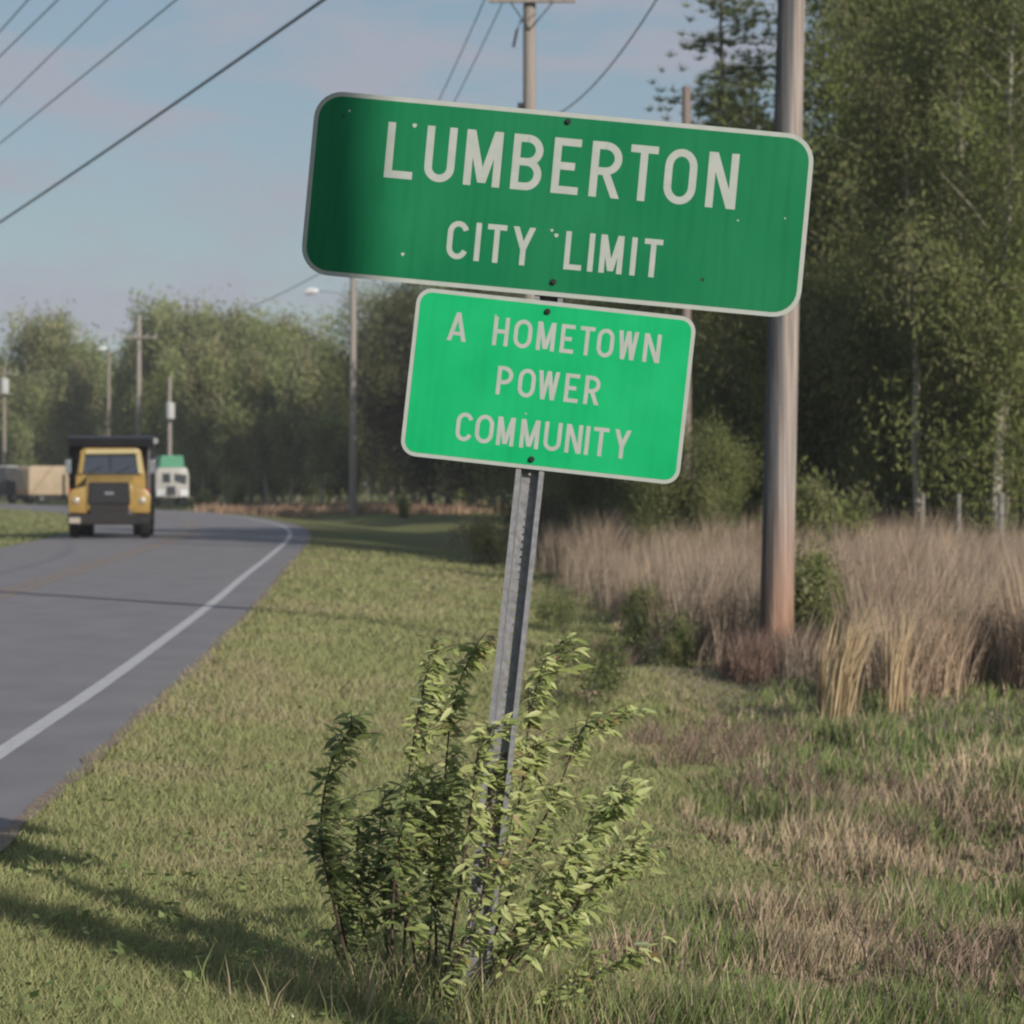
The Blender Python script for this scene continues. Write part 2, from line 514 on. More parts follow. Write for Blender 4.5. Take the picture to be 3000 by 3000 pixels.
def glyph(ch, w, h, t):
    """strokes of a highway capital as 2-D polygons, origin bottom left"""
    P = []
    def rect(x0, y0, x1, y1): P.append([(x0, y0), (x1, y0), (x1, y1), (x0, y1)])
    def diag(x0, y0, x1, y1, k=None):
        k = k or t * math.hypot(x1 - x0, y1 - y0) / abs(y1 - y0)
        P.append([(x0 - k/2, y0), (x0 + k/2, y0), (x1 + k/2, y1), (x1 - k/2, y1)])
    def path(pts):
        q = [Vector(p) for p in pts]
        Lf, Rt = [], []
        for i, p in enumerate(q):
            if i == 0: d = q[1] - q[0]
            elif i == len(q) - 1: d = q[-1] - q[-2]
            else: d = (q[i+1] - p).normalized() + (p - q[i-1]).normalized()
            d.normalize()
            n = Vector((-d.y, d.x)) * t / 2
            Lf.append(p + n); Rt.append(p - n)
        P.append('next')
        for i in range(len(q) - 1):
            P.append(('seg', [tuple(Lf[i]), tuple(Rt[i]), tuple(Rt[i+1]), tuple(Lf[i+1])]))
    def arc(cx, cy, rx, ry, a0, a1, n=12):
        return [(cx + rx * math.cos(R(a0 + (a1 - a0) * i / n)), cy + ry * math.sin(R(a0 + (a1 - a0) * i / n))) for i in range(n + 1)]
    u = t / 2
    if ch == 'L': rect(0, 0, t, h); rect(t, 0, w, t)
    elif ch == 'I': rect(0, 0, t, h)
    elif ch == 'T': rect(0, h - t, w, h); rect(w/2 - u, 0, w/2 + u, h - t)
    elif ch == 'E': rect(0, 0, t, h); rect(t, 0, w, t); rect(t, h - t, w, h); rect(t, h/2 - u, w * 0.82, h/2 + u)
    elif ch == 'H': rect(0, 0, t, h); rect(w - t, 0, w, h); rect(t, h/2 - u, w - t, h/2 + u)
    elif ch == 'U':
        r = w/2 - u
        path([(u, h)] + arc(w/2, u + r, r, r, 180, 360, 14) + [(w - u, h)])
    elif ch == 'O':
        rx = w/2 - u; ry = rx * 1.15
        pts = arc(w/2, u + ry, rx, ry, 180, 360, 12) + arc(w/2, h - u - ry, rx, ry, 0, 180, 12)
        path(pts + [pts[0]])
    elif ch == 'C':
        rx = w/2 - u; ry = rx * 1.15
        path(arc(w/2, h - u - ry, rx, ry, 18, 180, 12) + arc(w/2, u + ry, rx, ry, 180, 342, 12))
    elif ch == 'M':
        rect(0, 0, t, h); rect(w - t, 0, w, h)
        diag(w/2, h * 0.06, t * 0.6, h, t * 1.08); diag(w/2, h * 0.06, w - t * 0.6, h, t * 1.08)
    elif ch == 'N':
        rect(0, 0, t, h); rect(w - t, 0, w, h); diag(w - t * 0.62, 0, t * 0.62, h, t * 1.15)
    elif ch == 'W':
        k = t * 1.02
        diag(w * 0.27, 0, k/2, h, k); diag(w * 0.27, 0, w/2, h, k); diag(w * 0.73, 0, w/2, h, k); diag(w * 0.73, 0, w - k/2, h, k)
    elif ch == 'A':
        k = t * 1.08
        diag(k/2, 0, w/2, h, k); diag(w - k/2, 0, w/2, h, k); rect(w * 0.26, h * 0.2, w * 0.74, h * 0.2 + t * 0.9)
    elif ch == 'Y':
        diag(w/2, h * 0.42, k0 := t * 0.55, h, t * 1.1); diag(w/2, h * 0.42, w - t * 0.55, h, t * 1.1); rect(w/2 - u, 0, w/2 + u, h * 0.46)
    elif ch in 'BRP':
        rect(0, 0, t, h)
        hm = h * (0.47 if ch == 'R' else 0.44 if ch == 'P' else 0.51)
        ry = (h - u - hm) / 2
        rx = min(w * 0.45, ry)
        path([(t, h - u), (w - u - rx, h - u)] + arc(w - u - rx, hm + ry, rx, ry, 90, -90, 12) + [(t, hm)])
        if ch == 'B':
            ry2 = (hm - u) / 2
            path([(w - u - rx, hm)] + arc(w - u - rx, u + ry2, rx, ry2, 90, -90, 12) + [(t, u)])
        if ch == 'R':
            diag(w - t * 0.55, 0, w * 0.48, hm, t * 1.1)
    return P

def rrect(w, h, r, n=7):
    pts = []
    for cx, cy, a in ((w - r, r, -90), (w - r, h - r, 0), (r, h - r, 90), (r, r, 180)):
        for i in range(n + 1):
            t = R(a + 90 * i / n)
            pts.append((cx + r * math.cos(t), cy + r * math.sin(t)))
    return pts

post_top, post_bot = SP(1665, 345), SP(1378, 3000)
base = Vector((SP(1378, 3000).x, SY + 0.03, 0))
base.z = float(ground(base.x, base.y))
sign = thing('city_limit_sign', 'leaning green city limit sign of two panels bolted to a galvanised channel post', 'road sign', base)

def sign_panel(TL, ang, w, h, r, bw, green, rows_, label, bolts, chips):
    """panel local frame: x right, y into the depth, z up; origin at the top left corner"""
    p = MB()
    p.prism([(x, z - h) for x, z in rrect(w, h, r)], 0.0, 0.0025)
    panel = p.build('panel', M['white_sheet'], sign)
    panel['label'] = label
    panel.location = SP(*TL) - base
    panel.rotation_euler = (0, R(ang), 0)
    f = MB()
    f.poly([(x + bw, -0.0008, z - h + bw) for x, z in rrect(w - 2 * bw, h - 2 * bw, r - bw)])
    f.build('green_field', green, panel)
    back = MB()
    back.poly([(x + 0.002, 0.0031, z - h + 0.002) for x, z in rrect(w - 0.004, h - 0.004, r)])
    back.build('back_face', M['alu'], panel)
    for v0, hh, t, letters in rows_:
        for ch, x0, x1 in letters:
            g_ = MB()
            k = 0
            for poly in glyph(ch, x1 - x0, hh, t):
                if poly == 'next':
                    k += 1
                    continue
                if poly[0] == 'seg':
                    poly = poly[1]
                else:
                    k += 1
                g_.poly([(x0 + a, -0.0013 - 0.00006 * k, -v0 - hh + b) for a, b in poly])
            g_.build('letter', M['white_sheet'], panel)
    for (bx, bz) in bolts:
        b = MB()
        b.tube([(bx, 0.0, bz), (bx, -0.005, bz)], 0.0105, 14)
        b.tube([(bx, -0.0055, bz), (bx, -0.011, bz)], 0.0072, 6)
        b.build('bolt', M['bolt'], panel)
    for (bx, bz, rr, mm_) in chips:
        b = MB()
        b.poly([(bx + rr * math.cos(a) * (1 + 0.3 * math.sin(3 * a)), -0.0014, bz + rr * math.sin(a)) for a in [i * math.pi / 5 for i in range(10)]])
        b.build('chip', mm_, panel)
    return panel

def plane_uv(TL, ang, xs, ys):
    c, s_ = math.cos(R(ang)), math.sin(R(ang))
    X, Y = (xs - TL[0]) / SC, (ys - TL[1]) / SC
    return (X * c + Y * s_, X * s_ - Y * c)

TL1, TL2 = (927, 261.7), (1224.5, 840.3)
uv1 = lambda x, y: plane_uv(TL1, 5.3, x, y)
uv2 = lambda x, y: plane_uv(TL2, 6.3, x, y)
sign_panel(TL1, 5.3, 1.676, 0.616, 0.094, 0.0155, M['green_dark'], [
    (0.0855, 0.186, 0.0255, [('L', .2503, .3446), ('U', .3824, .4829), ('M', .5156, .6378), ('B', .6734, .7744), ('E', .8095, .9001),
                    ('R', .9367, 1.0396), ('T', 1.0659, 1.1581), ('O', 1.184, 1.292), ('N', 1.3275, 1.4286)]),
    (0.394, 0.128, 0.0182, [('C', .4812, .5524), ('I', .5746, .5927), ('T', .6136, .6781), ('Y', .6985, .774), ('L', .8759, .9351),
                   ('I', .9553, .9734), ('M', .9935, 1.0712), ('I', 1.0971, 1.1152), ('T', 1.1396, 1.2011)])],
    'large dark green panel reading LUMBERTON CITY LIMIT',
    [uv1(1663.7, 356.4), uv1(1620.6, 826.4)],
    [(*uv1(1215, 368), .0075, M['white_sheet']), (*uv1(1180, 745), .006, M['white_sheet']), (*uv1(1630, 690), .007, M['white_sheet']),
     (*uv1(1617, 675), .005, M['white_sheet']), (*uv1(2058, 820), .006, M['bolt']), (*uv1(1024, 325), .004, M['alu']),
     (*uv1(2162, 646), .0035, M['white_sheet']), (*uv1(1006, 342), .004, M['bolt']), (*uv1(2300, 640), .003, M['alu'])])
sign_panel(TL2, 6.3, 0.938, 0.564, 0.052, 0.0135, M['green_light'], [
    (0.070, 0.096, 0.0135, [('A', .1144, .1782), ('H', .2661, .3181), ('O', .3355, .3964), ('M', .413, .474), ('E', .4923, .5385),
                   ('T', .5561, .6053), ('O', .615, .6715), ('W', .6854, .7519), ('N', .7711, .8279)]),
    (0.232, 0.096, 0.0135, [('P', .2962, .349), ('O', .3678, .4252), ('W', .4341, .5041), ('E', .524, .5715), ('R', .5905, .6422)]),
    (0.400, 0.096, 0.0135, [('C', .1777, .2335), ('O', .2424, .3036), ('M', .3155, .3737), ('M', .3935, .4569), ('U', .4731, .5313),
                   ('N', .5455, .6003), ('I', .6113, .6246), ('T', .6371, .689), ('Y', .7071, .7623)])],
    'small bright green panel reading A HOMETOWN POWER COMMUNITY',
    [uv2(1604, 913), uv2(1556.7, 1345.8)],
    [(*uv2(1541, 1212), .003, M['white_sheet']), (*uv2(1452, 925), .0035, M['white_sheet'])])

# channel post: hat section, open side to the camera, holes down its web
plen = (post_top - post_bot).length + 0.35
post = MB()
holes_pitch = 0.0254
def strip(xa, ya, xb, yb):
    post.poly([(xa, ya, 0), (xb, yb, 0), (xb, yb, plen), (xa, ya, plen)])
fl, wl, wb, dp, th = 0.017, 0.007, 0.047, 0.041, 0.003
x1, x2, x3 = wb / 2, wb / 2 + wl, wb / 2 + wl + fl
front = [(-x3, 0), (-x2, 0), (-x1, dp), (x1, dp), (x2, 0), (x3, 0)]
backp = [(-x3, th), (-x2 - 0.002, th), (-x1 - 0.002, dp + th), (x1 + 0.002, dp + th), (x2 + 0.002, th), (x3, th)]
for i in range(5):
    if i != 2:
        strip(*front[i], *front[i + 1]); strip(*backp[i], *backp[i + 1])
strip(*front[0], *backp[0]); strip(*front[5], *backp[5])
nseg = int(plen / holes_pitch)
for ysurf, hw in ((dp, x1), (dp + th, x1 + 0.002)):
    for k in range(nseg):
        z0 = k * holes_pitch; z1 = z0 + holes_pitch; zc = (z0 + z1) / 2
        ring = [(0.0045 * math.cos(R(a)), zc + 0.0045 * math.sin(R(a))) for a in range(45, 405, 45)]
        sq = [(hw, z1), (0, z1), (-hw, z1), (-hw, zc), (-hw, z0), (0, z0), (hw, z0), (hw, zc)]
        for q in range(8):
            r = (q + 1) % 8
            post.poly([(sq[q][0], ysurf, sq[q][1]), (sq[r][0], ysurf, sq[r][1]), (ring[r][0], ysurf, ring[r][1]), (ring[q][0], ysurf, ring[q][1])])
    post.poly([(-hw, ysurf, nseg * holes_pitch), (hw, ysurf, nseg * holes_pitch), (hw, ysurf, plen), (-hw, ysurf, plen)])
po = post.build('post', M['galv'], sign)
pdir = (post_top - post_bot).normalized()
pb = post_bot - pdir * 0.35
po.location = Vector((pb.x, SY + 0.006, pb.z)) - base
po.rotation_euler = (0, math.atan2(pdir.x, pdir.z), 0)

# ------------------------------------------------------------------ utility poles
def make_pole(label, x, Y, top, r0, r1, lean=0.0, wood='far_pole_wood', arms=(), group='utility poles along the road', extras=None, name='utility_pole', cat='utility pole'):
    z0 = float(ground(x, Y))
    t = thing(name, label, cat, (x, Y, z0), 0, group)
    H = top - z0
    lx = math.tan(lean)
    k = 7
    p = MB().tube([(lx * H * i / k - lx * 0.0, 0, H * i / k - (0.3 if i == 0 else 0)) for i in range(k + 1)], [r0 + (r1 - r0) * i / k for i in range(k + 1)], 16)
    p.build('pole', M[wood], t, smooth=True)
    for (za, half, off) in arms:
        zz = za - z0
        cxx = lx * zz + off
        MB().box(cxx - half, cxx + half, -r1 - 0.14, -r1 - 0.02, zz - 0.06, zz + 0.06).build('crossarm', M[wood], t, bevel=0.008)
        for sx in (-0.92, -0.45, 0.45, 0.92):
            MB().tube([(cxx + sx * half, -r1 - 0.08, zz + 0.06), (cxx + sx * half, -r1 - 0.08, zz + 0.12), (cxx + sx * half, -r1 - 0.08, zz + 0.13), (cxx + sx * half, -r1 - 0.08, zz + 0.24)], [0.02, 0.02, 0.055, 0.04], 8).build('insulator', M['ceramic'], t, smooth=True)
        for sx in (-1, 1):
            MB().tube([(cxx + sx * half * 0.5, -r1 - 0.10, zz - 0.04), (lx * (zz - 0.6), -r1 - 0.02, zz - 0.65)], 0.015, 6).build('brace', M['dark_steel'], t)
    if extras:
        extras(t, z0, lx)
    return t

def lamp_arm(side, zl, reach, headlen=0.55):
    def f(t, z0, lx):
        z = zl - z0
        MB().tube([(0, 0, z - 0.1), (side * reach * 0.5, -0.05, z + 0.35), (side * reach, -0.1, z + 0.42)], 0.03, 8).build('lamp_arm', M['galv'], t, smooth=True)
        x = side * reach
        h = MB()
        h.tube([(x, -0.1, z + 0.42), (x + side * headlen * 0.25, -0.1, z + 0.42), (x + side * headlen * 0.7, -0.1, z + 0.40), (x + side * headlen, -0.1, z + 0.34)], [0.06, 0.17, 0.2, 0.09], 10)
        h.build('lamp_head', M['lamp_white'], t, smooth=True)
    return f

def transformer(zt, dx=0.0, hh=0.95, rad=0.27):
    def f(t, z0, lx):
        z = zt - z0
        MB().tube([(dx, -0.42, z - hh/2), (dx, -0.42, z - hh/2 + 0.05), (dx, -0.42, z + hh/2 - 0.06), (dx, -0.42, z + hh/2)], [rad*0.96, rad, rad, rad*0.8], 14).build('transformer_tank', M['tank_white'], t, smooth=True)
        for q in (-0.2, 0.2):
            MB().box(dx - 0.06, dx + 0.06, -0.2, 0.0, z + q - 0.05, z + q + 0.05).build('bracket', M['dark_steel'], t)
        MB().tube([(dx - 0.1, -0.42, z + hh/2), (dx - 0.1, -0.42, z + hh/2 + 0.25)], 0.035, 8).build('bushing', M['ceramic'], t)
    return f

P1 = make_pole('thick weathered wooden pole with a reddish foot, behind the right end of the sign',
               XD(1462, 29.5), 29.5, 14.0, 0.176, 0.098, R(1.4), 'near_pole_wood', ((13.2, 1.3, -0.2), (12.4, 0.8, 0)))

def p2_extras(t, z0, lx):
    MB().tube([(-0.35, -0.1, 11.15 - z0), (-0.28, -0.12, 11.5 - z0), (-0.18, -0.05, 11.75 - z0)], 0.03, 8).build('cutout', M['dark_steel'], t)
    for zz in (9.65, 9.25):
        MB().box(-0.26, -0.14, -0.12, 0.02, zz - z0, zz + 0.28 - z0).build('bracket', M['dark_steel'], t)
    for s in (-1, 1):
        pass
P2 = make_pole('pale pole with a wide crossarm rising above the middle of the sign', XD(999, 64), 64, 12.9, 0.165, 0.135, 0.0, 'far_pole_wood', ((12.17, 0.95, 0.05),), extras=p2_extras)
P3 = make_pole('pale slender pole with a white street lamp, left of the small green panel', XD(666, 150), 150, 13.0, 0.20, 0.15, 0.0, 'far_pole_wood', ((12.7, 1.1, 0),), extras=lamp_arm(-1, 10.95, 1.75, 0.75))
P4 = make_pole('grey wooden pole with a wide crossarm standing behind the yellow truck', XD(262, 203), 203, 13.1, 0.20, 0.16, 0.0, 'far_pole_wood', ((11.57, 1.32, 0),))
P5 = make_pole('thin brown pole topped by a white lamp, left of the crossarm pole behind the truck', XD(205, 226), 226, 11.6, 0.17, 0.13, 0.0, 'bark', (), extras=lamp_arm(-1, 11.4, 0.1, 0.7))
P6 = make_pole('pole with a white transformer and short crossarm at the left edge of the picture', XD(8, 240), 240, 10.9, 0.18, 0.14, 0.0, 'bark', ((10.4, 1.2, 0),), extras=transformer(9.35, 0.1, 1.25, 0.36))
P7 = make_pole('thin grey pole with a white transformer above the green topped truck', XD(320, 190), 190, 8.4, 0.15, 0.12, 0.0, 'far_pole_wood', (), extras=transformer(6.15, 0.10, 1.05, 0.29))
P8 = make_pole('bare brown pole without crossarm between the two big poles, half hidden in pine leaves', XD(1295, 60), 60, 9.75, 0.105, 0.09, 0.0, 'pole_wood', ())
P9 = make_pole('wooden pole left of the road outside the picture, carrying the overhead wires', XD(-560, 140), 140, 10.3, 0.18, 0.14, 0.0, 'far_pole_wood', ((8.9, 1.4, 0),))

# overhead wires
def wire(label, A, B, rad, sag=0.0, n=24, group='overhead wires'):
    A, B = Vector(A), Vector(B)
    pts = []
    for i in range(n + 1):
        t = i / n
        p = A.lerp(B, t)
        p.z -= 4 * sag * t * (1 - t)
        pts.append(p)
    o = MB().tube([p - pts[0] for p in pts], rad, 6).build('overhead_wire', M['wire' if rad > 0.018 else 'wire_pale'])
    o.location = pts[0]
    tag(o, label, 'wire', group)
    return o

def img_line(x0, y0, x1, y1, x):
    return y0 + (y1 - y0) * (x - x0) / (x1 - x0)
wires = [('thickest overhead cable, lowest of the five crossing the upper left sky', 0, 385, 580, 0, 1460, -500, 0.026, 0.55),
         ('second lowest overhead wire of the five in the upper left sky', 0, 255, 316, 0, 1330, -470, 0.015, 0.25),
         ('middle overhead wire of the five in the upper left sky', 0, 185, 190, 0, 1235, -440, 0.014, 0.2),
         ('second highest overhead wire of the five in the upper left sky', 0, 94, 97, 0, 1230, -600, 0.015, 0.2),
         ('highest overhead wire, cutting the top left corner of the sky', 0, 50, 45, 0, 1240, -640, 0.015, 0.15)]
for lab, xa, ya, xb, yb, xn, xf, rad, sag in wires:
    A = PD(xn, img_line(xa, ya, xb, yb, xn) - sag * 40, 29.5)
    B = PD(xf, img_line(xa, ya, xb, yb, xf), 140)
    wire(lab, A, B, rad, sag)
p1x = P1.location.x
wire('curved cable sagging right of the pole above the sign', (p1x + 0.1, 29.4, 9.0), PD(1003, 228, 64), 0.013, 0.95)
for dx, lab in ((-0.85, 'faint wire left of the middle pole, outermost of the two going down'), (-0.42, 'faint wire left of the middle pole, nearest to it going down')):
    wire(lab, (P2.location.x + dx, 63.9, 12.5), (P3.location.x + dx * 1.1, 149.8, 12.9), 0.014, 1.1)
for dx, sd_ in ((-0.85, 'left'), (0.85, 'right')):
    wire('wire above the picture from the near pole to the middle pole, %s one' % sd_, (p1x + dx, 29.3, 13.4), (P2.location.x + dx, 63.9, 12.5), 0.012, 0.5)
wire('faint wire dropping left from the big sign to the crossarm pole behind the truck', (P3.location.x - 0.6, 149.8, 12.9), (P4.location.x + 0.9, 202.8, 11.8), 0.025, 0.7)

# ------------------------------------------------------------------ grass
def blades(px, py, pz, hgt, wid, lean, tone, tipmul=1.0, wind=(0.35, 0.0), bend=1.0):
    n = len(px)
    a = rng.uniform(0, 2 * np.pi, n)
    # blade faces the viewer loosely, so its width shows from any side
    dx, dy = np.cos(a), np.sin(a)
    la = rng.uniform(0, 2 * np.pi, n)
    lx = np.cos(la) * lean * hgt + wind[0] * hgt * 0.4
    ly = np.sin(la) * lean * hgt + wind[1] * hgt * 0.4
    w = wid / 2
    b = np.stack([px, py, pz - 0.01], -1)
    side = np.stack([dx * w, dy * w, np.zeros(n)], -1)
    mid = b + np.stack([lx * 0.35, ly * 0.35, hgt * 0.55], -1)
    tip = b + np.stack([lx * bend, ly * bend, hgt * np.ones(n)], -1)
    V = np.stack([b - side, b + side, mid + side * 0.85, mid - side * 0.85, tip], 1).reshape(-1, 3)
    i = np.arange(n) * 5
    F = np.concatenate([np.stack([i, i + 1, i + 2], -1), np.stack([i, i + 2, i + 3], -1), np.stack([i + 3, i + 2, i + 4], -1)])
    T = np.repeat(tone[:, None, :], 5, 1)
    T[:, 4] *= tipmul
    return V, F, T.reshape(-1, 3)

def sample(y0, y1, n, margin=1.6, p=1.55, xlo=None, xhi=None):
    """points over the ground, denser near the camera"""
    u = rng.uniform(0, 1, n)
    e = 1 - p
    Y = (y0 ** e + u * (y1 ** e - y0 ** e)) ** (1 / e)
    half = 1500 / FPX * Y + margin
    X = rng.uniform(-1, 1, n) * half
    return X, Y

GREEN = np.array([0.245, 0.29, 0.115]); GREEN2 = np.array([0.165, 0.235, 0.075]); YEL = np.array([0.385, 0.37, 0.185])
TAN = np.array([0.46, 0.385, 0.25]); GREYT = np.array([0.30, 0.25, 0.20]); PINK = np.array([0.52, 0.395, 0.285])

def mixc(a, b, t):
    return a * (1 - t[:, None]) + b * t[:, None]

# where the mown verge ends, metres right of the edge line
def mown_edge(Y):
    return np.interp(Y, [8, 14, 20, 26, 35, 50, 70, 100, 140, 220], [3.3, 4.1, 5.0, 5.6, 5.9, 5.9, 6.5, 9.0, 11, 13])

# mown verge
X, Y = sample(8.2, 75, 420000, p=1.75)
d = dist(X, Y)
rag = (vnoise(X, Y, 41, 0.25) - 0.5) * 0.25
keep = ((d > 0.55 + rag) & (d < mown_edge(Y) + (vnoise(X, Y, 9, 1.5) - 0.5) * 1.6))
X, Y = X[keep], Y[keep]
d = d[keep]
n = len(X)
f1 = np.clip((vnoise(X, Y, 21, 1.3, 4) - 0.47) * 4, 0, 1)
f2 = rng.uniform(0, 1, n)
tone = mixc(np.tile(GREEN, (n, 1)), np.tile(YEL, (n, 1)), np.clip(f2 * 0.9, 0, 1))
dry = np.clip(f1 * 0.85 * (rng.uniform(0, 1, n) > 0.35) + (rng.uniform(0, 1, n) > 0.93) * 0.7, 0, 1)
tone = mixc(tone, np.tile(TAN * 0.9, (n, 1)), dry) * rng.uniform(0.84, 1.12, n)[:, None]
hg = rng.uniform(0.022, 0.055, n) * (0.8 + 0.8 * vnoise(X, Y, 31, 0.4)) * np.clip(Y / 14, 1, 1.5)
V, F, T = blades(X, Y, ground(X, Y), hg, 0.0045 * (Y / 10) ** 0.85, 0.7, tone)
tag(link('mown_grass', np_mesh('mown_grass', V, F, M['blade'], T)), 'short mown yellow green grass on the verge between road and weeds', 'grass', kind='stuff')

# low broad leaved weeds and pale seed specks in the near verge
n = 9000
X, Y = sample(8.5, 22, n, p=1.5)
d = dist(X, Y); k = (d > 0.8) & (vnoise(X, Y, 141, 0.5, 2) > 0.50)
X, Y = X[k], Y[k]; n = len(X)
pale = rng.uniform(0, 1, n) < 0.07
rad_ = np.where(pale, 0.007, rng.uniform(0.014, 0.032, n))
C_ = np.stack([X, Y, ground(X, Y) + rng.uniform(0.02, 0.075, n)], -1)
tn = np.where(pale[:, None], np.array([[0.62, 0.62, 0.52]]), mixc(np.tile(GREEN2 * 0.9, (n, 1)), np.tile(GREEN * 1.1, (n, 1)), rng.uniform(0, 1, n)))
aa = rng.uniform(0, 2 * np.pi, n)
ux = np.stack([np.cos(aa), np.sin(aa), rng.normal(0.1, 0.3, n)], -1) * rad_[:, None]
vx = np.stack([-np.sin(aa), np.cos(aa), rng.normal(0.1, 0.3, n)], -1) * rad_[:, None] * 0.55
V = np.stack([C_ - ux, C_ - vx, C_ + ux, C_ + vx], 1).reshape(-1, 3); i = np.arange(n) * 4
tag(link('verge_weeds', np_mesh('verge_weeds', V, np.stack([i, i + 1, i + 2, i + 3], -1), M['blade'], np.repeat(tn, 4, 0))), 'small broad leaved weeds with pale specks in the grass nearest the camera', 'weeds', kind='stuff')

# left verge beyond the road
X = rng.uniform(-30, -10, 26000); Y = 60 + 130 * rng.uniform(0, 1, 26000) ** 1.4
d = dist(X, Y)
k = (d < -6.95) & (d > -14)
X, Y = X[k], Y[k]; n = len(X)
tone = mixc(np.tile(GREEN * 1.15, (n, 1)), np.tile(YEL, (n, 1)), rng.uniform(0, 1, n)) * rng.uniform(0.8, 1.15, n)[:, None]
V, F, T = blades(X, Y, ground(X, Y), rng.uniform(0.05, 0.11, n), 0.03 * np.ones(n), 0.5, tone)
tag(link('far_verge_grass', np_mesh('far_verge_grass', V, F, M['blade'], T)), 'strip of sunlit green grass left of the road, beside the yellow truck', 'grass', kind='stuff')

# rough weeds on the right
X, Y = sample(8.0, 62, 360000, p=1.75)
d = dist(X, Y)
edge = mown_edge(Y) + (vnoise(X, Y, 9, 1.5) - 0.5) * 1.6
k = (d > edge - 0.3) & (d < edge + 14)
X, Y, d, edge = X[k], Y[k], d[k], edge[k]
n = len(X)
c1 = vnoise(X, Y * 0.55, 51, 0.75, 3)
c2 = vnoise(X, Y * 0.6, 61, 0.45, 3)
c3 = vnoise(X, Y * 0.5, 71, 1.6, 2)
def seg_field(X, Y, pts, w):
    out = np.full(len(X), 9e9)
    for (x0, y0), (x1, y1) in zip(pts[:-1], pts[1:]):
        dx, dy = x1 - x0, y1 - y0
        t = np.clip(((X - x0) * dx + (Y - y0) * dy) / (dx * dx + dy * dy), 0, 1)
        out = np.minimum(out, (X - x0 - t * dx) ** 2 + ((Y - y0 - t * dy) * 0.6) ** 2)
    return np.exp(-out / (w * w))
WP = lambda x, y: ((x - 966) * 1.9 / (y - 905.0), 5500 * 1.9 / (y - 905.0))
band = seg_field(X, Y, [WP(1160, 1460), WP(1270, 1540), WP(1420, 1640), WP(1500, 1720), WP(1600, 1860)], 0.24)
mat_ = seg_field(X, Y, [WP(1250, 1400), WP(1400, 1440), WP(1560, 1500)], 0.45)
lush = seg_field(X, Y, [WP(1620, 1640), WP(1780, 1720), WP(1932, 1780)], 0.40) + seg_field(X, Y, [WP(1250, 1290), WP(1600, 1380), WP(1932, 1440)], 0.55)
c1 = c1 + 0.22 * band + 0.10 * mat_ - 0.16 * np.clip(lush, 0, 1)
isdry = rng.uniform(0, 1, n) < np.clip((c1 - 0.53) * 5 + 0.30, 0.12, 0.85)
tone = np.where(isdry[:, None], mixc(np.tile(TAN, (n, 1)), np.tile(PINK, (n, 1)), rng.uniform(0, 1, n)),
                mixc(np.tile(GREEN2, (n, 1)), np.tile(GREEN, (n, 1)), rng.uniform(0, 1, n)))
tone = np.where((rng.uniform(0, 1, n) < 0.18)[:, None], GREYT[None, :] * 0.6, tone)
tone = tone * (rng.uniform(0.82, 1.12, n) * (0.62 + 0.3 * c3 + 0.55 * np.clip(vnoise(X, Y * 0.5, 161, 0.35, 2) - 0.15, 0, 1)))[:, None]
hg = (0.045 + 0.36 * np.clip(c2 - 0.28, 0, 1) * rng.uniform(0.4, 1.4, n)) * np.clip(0.45 + 0.9 * (d - edge + 0.3), 0.35, 1.0)
hg *= np.where(isdry, 1.1, 0.95)
V, F, T = blades(X, Y, ground(X, Y), hg, (0.0048 + 0.003 * rng.uniform(0, 1, n)) * (Y / 10) ** 0.85, 0.32, tone, 1.05, (0.2, 0))
tag(link('rough_weeds', np_mesh('rough_weeds', V, F, M['blade'], T)), 'knee high mix of green weeds and dry stalks right of the sign post', 'weeds', kind='stuff')

# low brown scrub standing in the weeds
sx0, sy0 = [], []
for px_, py_, k_ in [(1215, 1395, 5), (1395, 1400, 8), (1420, 1370, 5), (1560, 1500, 6), (1480, 1470, 6), (1300, 1430, 6), (1640, 1540, 5), (1130, 1230, 8), (1170, 1240, 8), (1090, 1250, 6), (1340, 1360, 5), (1800, 1560, 5), (1700, 1480, 6), (1880, 1850, 6), (1760, 1820, 5)]:
    wx_, wy_ = WP(px_, py_)
    sx0 += list(wx_ + rng.normal(0, 0.14, k_)); sy0 += list(wy_ + rng.normal(0, 0.4, k_))
sx0, sy0 = np.repeat(np.array(sx0), 34), np.repeat(np.array(sy0), 34)
sx0 = sx0 + rng.normal(0, 0.05, len(sx0)); sy0 = sy0 + rng.normal(0, 0.08, len(sy0))
n = len(sx0)
V, F, T = blades(sx0, sy0, ground(sx0, sy0), rng.uniform(0.08, 0.30, n), 0.008 * np.ones(n), 0.6, np.tile(GREYT * np.array([0.88, 0.80, 0.76]), (n, 1)) * rng.uniform(0.5, 1.4, n)[:, None])
tag(link('brown_scrub', np_mesh('brown_scrub', V, F, M['blade'], T)), 'low clumps of dark brown dead scrub scattered in the green weeds', 'scrub', kind='stuff')

n = 2600
X = -0.1 + rng.normal(0, 0.34, n); Y = 9.85 + rng.normal(0, 0.28, n)
tn = np.where((rng.uniform(0, 1, n) < 0.35)[:, None], TAN[None, :] * 0.85, GREEN[None, :]) * rng.uniform(0.7, 1.2, n)[:, None]
V, F, T = blades(X, Y, ground(X, Y), rng.uniform(0.05, 0.24, n), rng.uniform(0.003, 0.007, n), 0.45, tn, 1.05, (0.3, 0))
tag(link('rank_grass', np_mesh('rank_grass', V, F, M['blade'], T)), 'taller unmown grass round the foot of the sign post and its shoots', 'grass', kind='stuff')

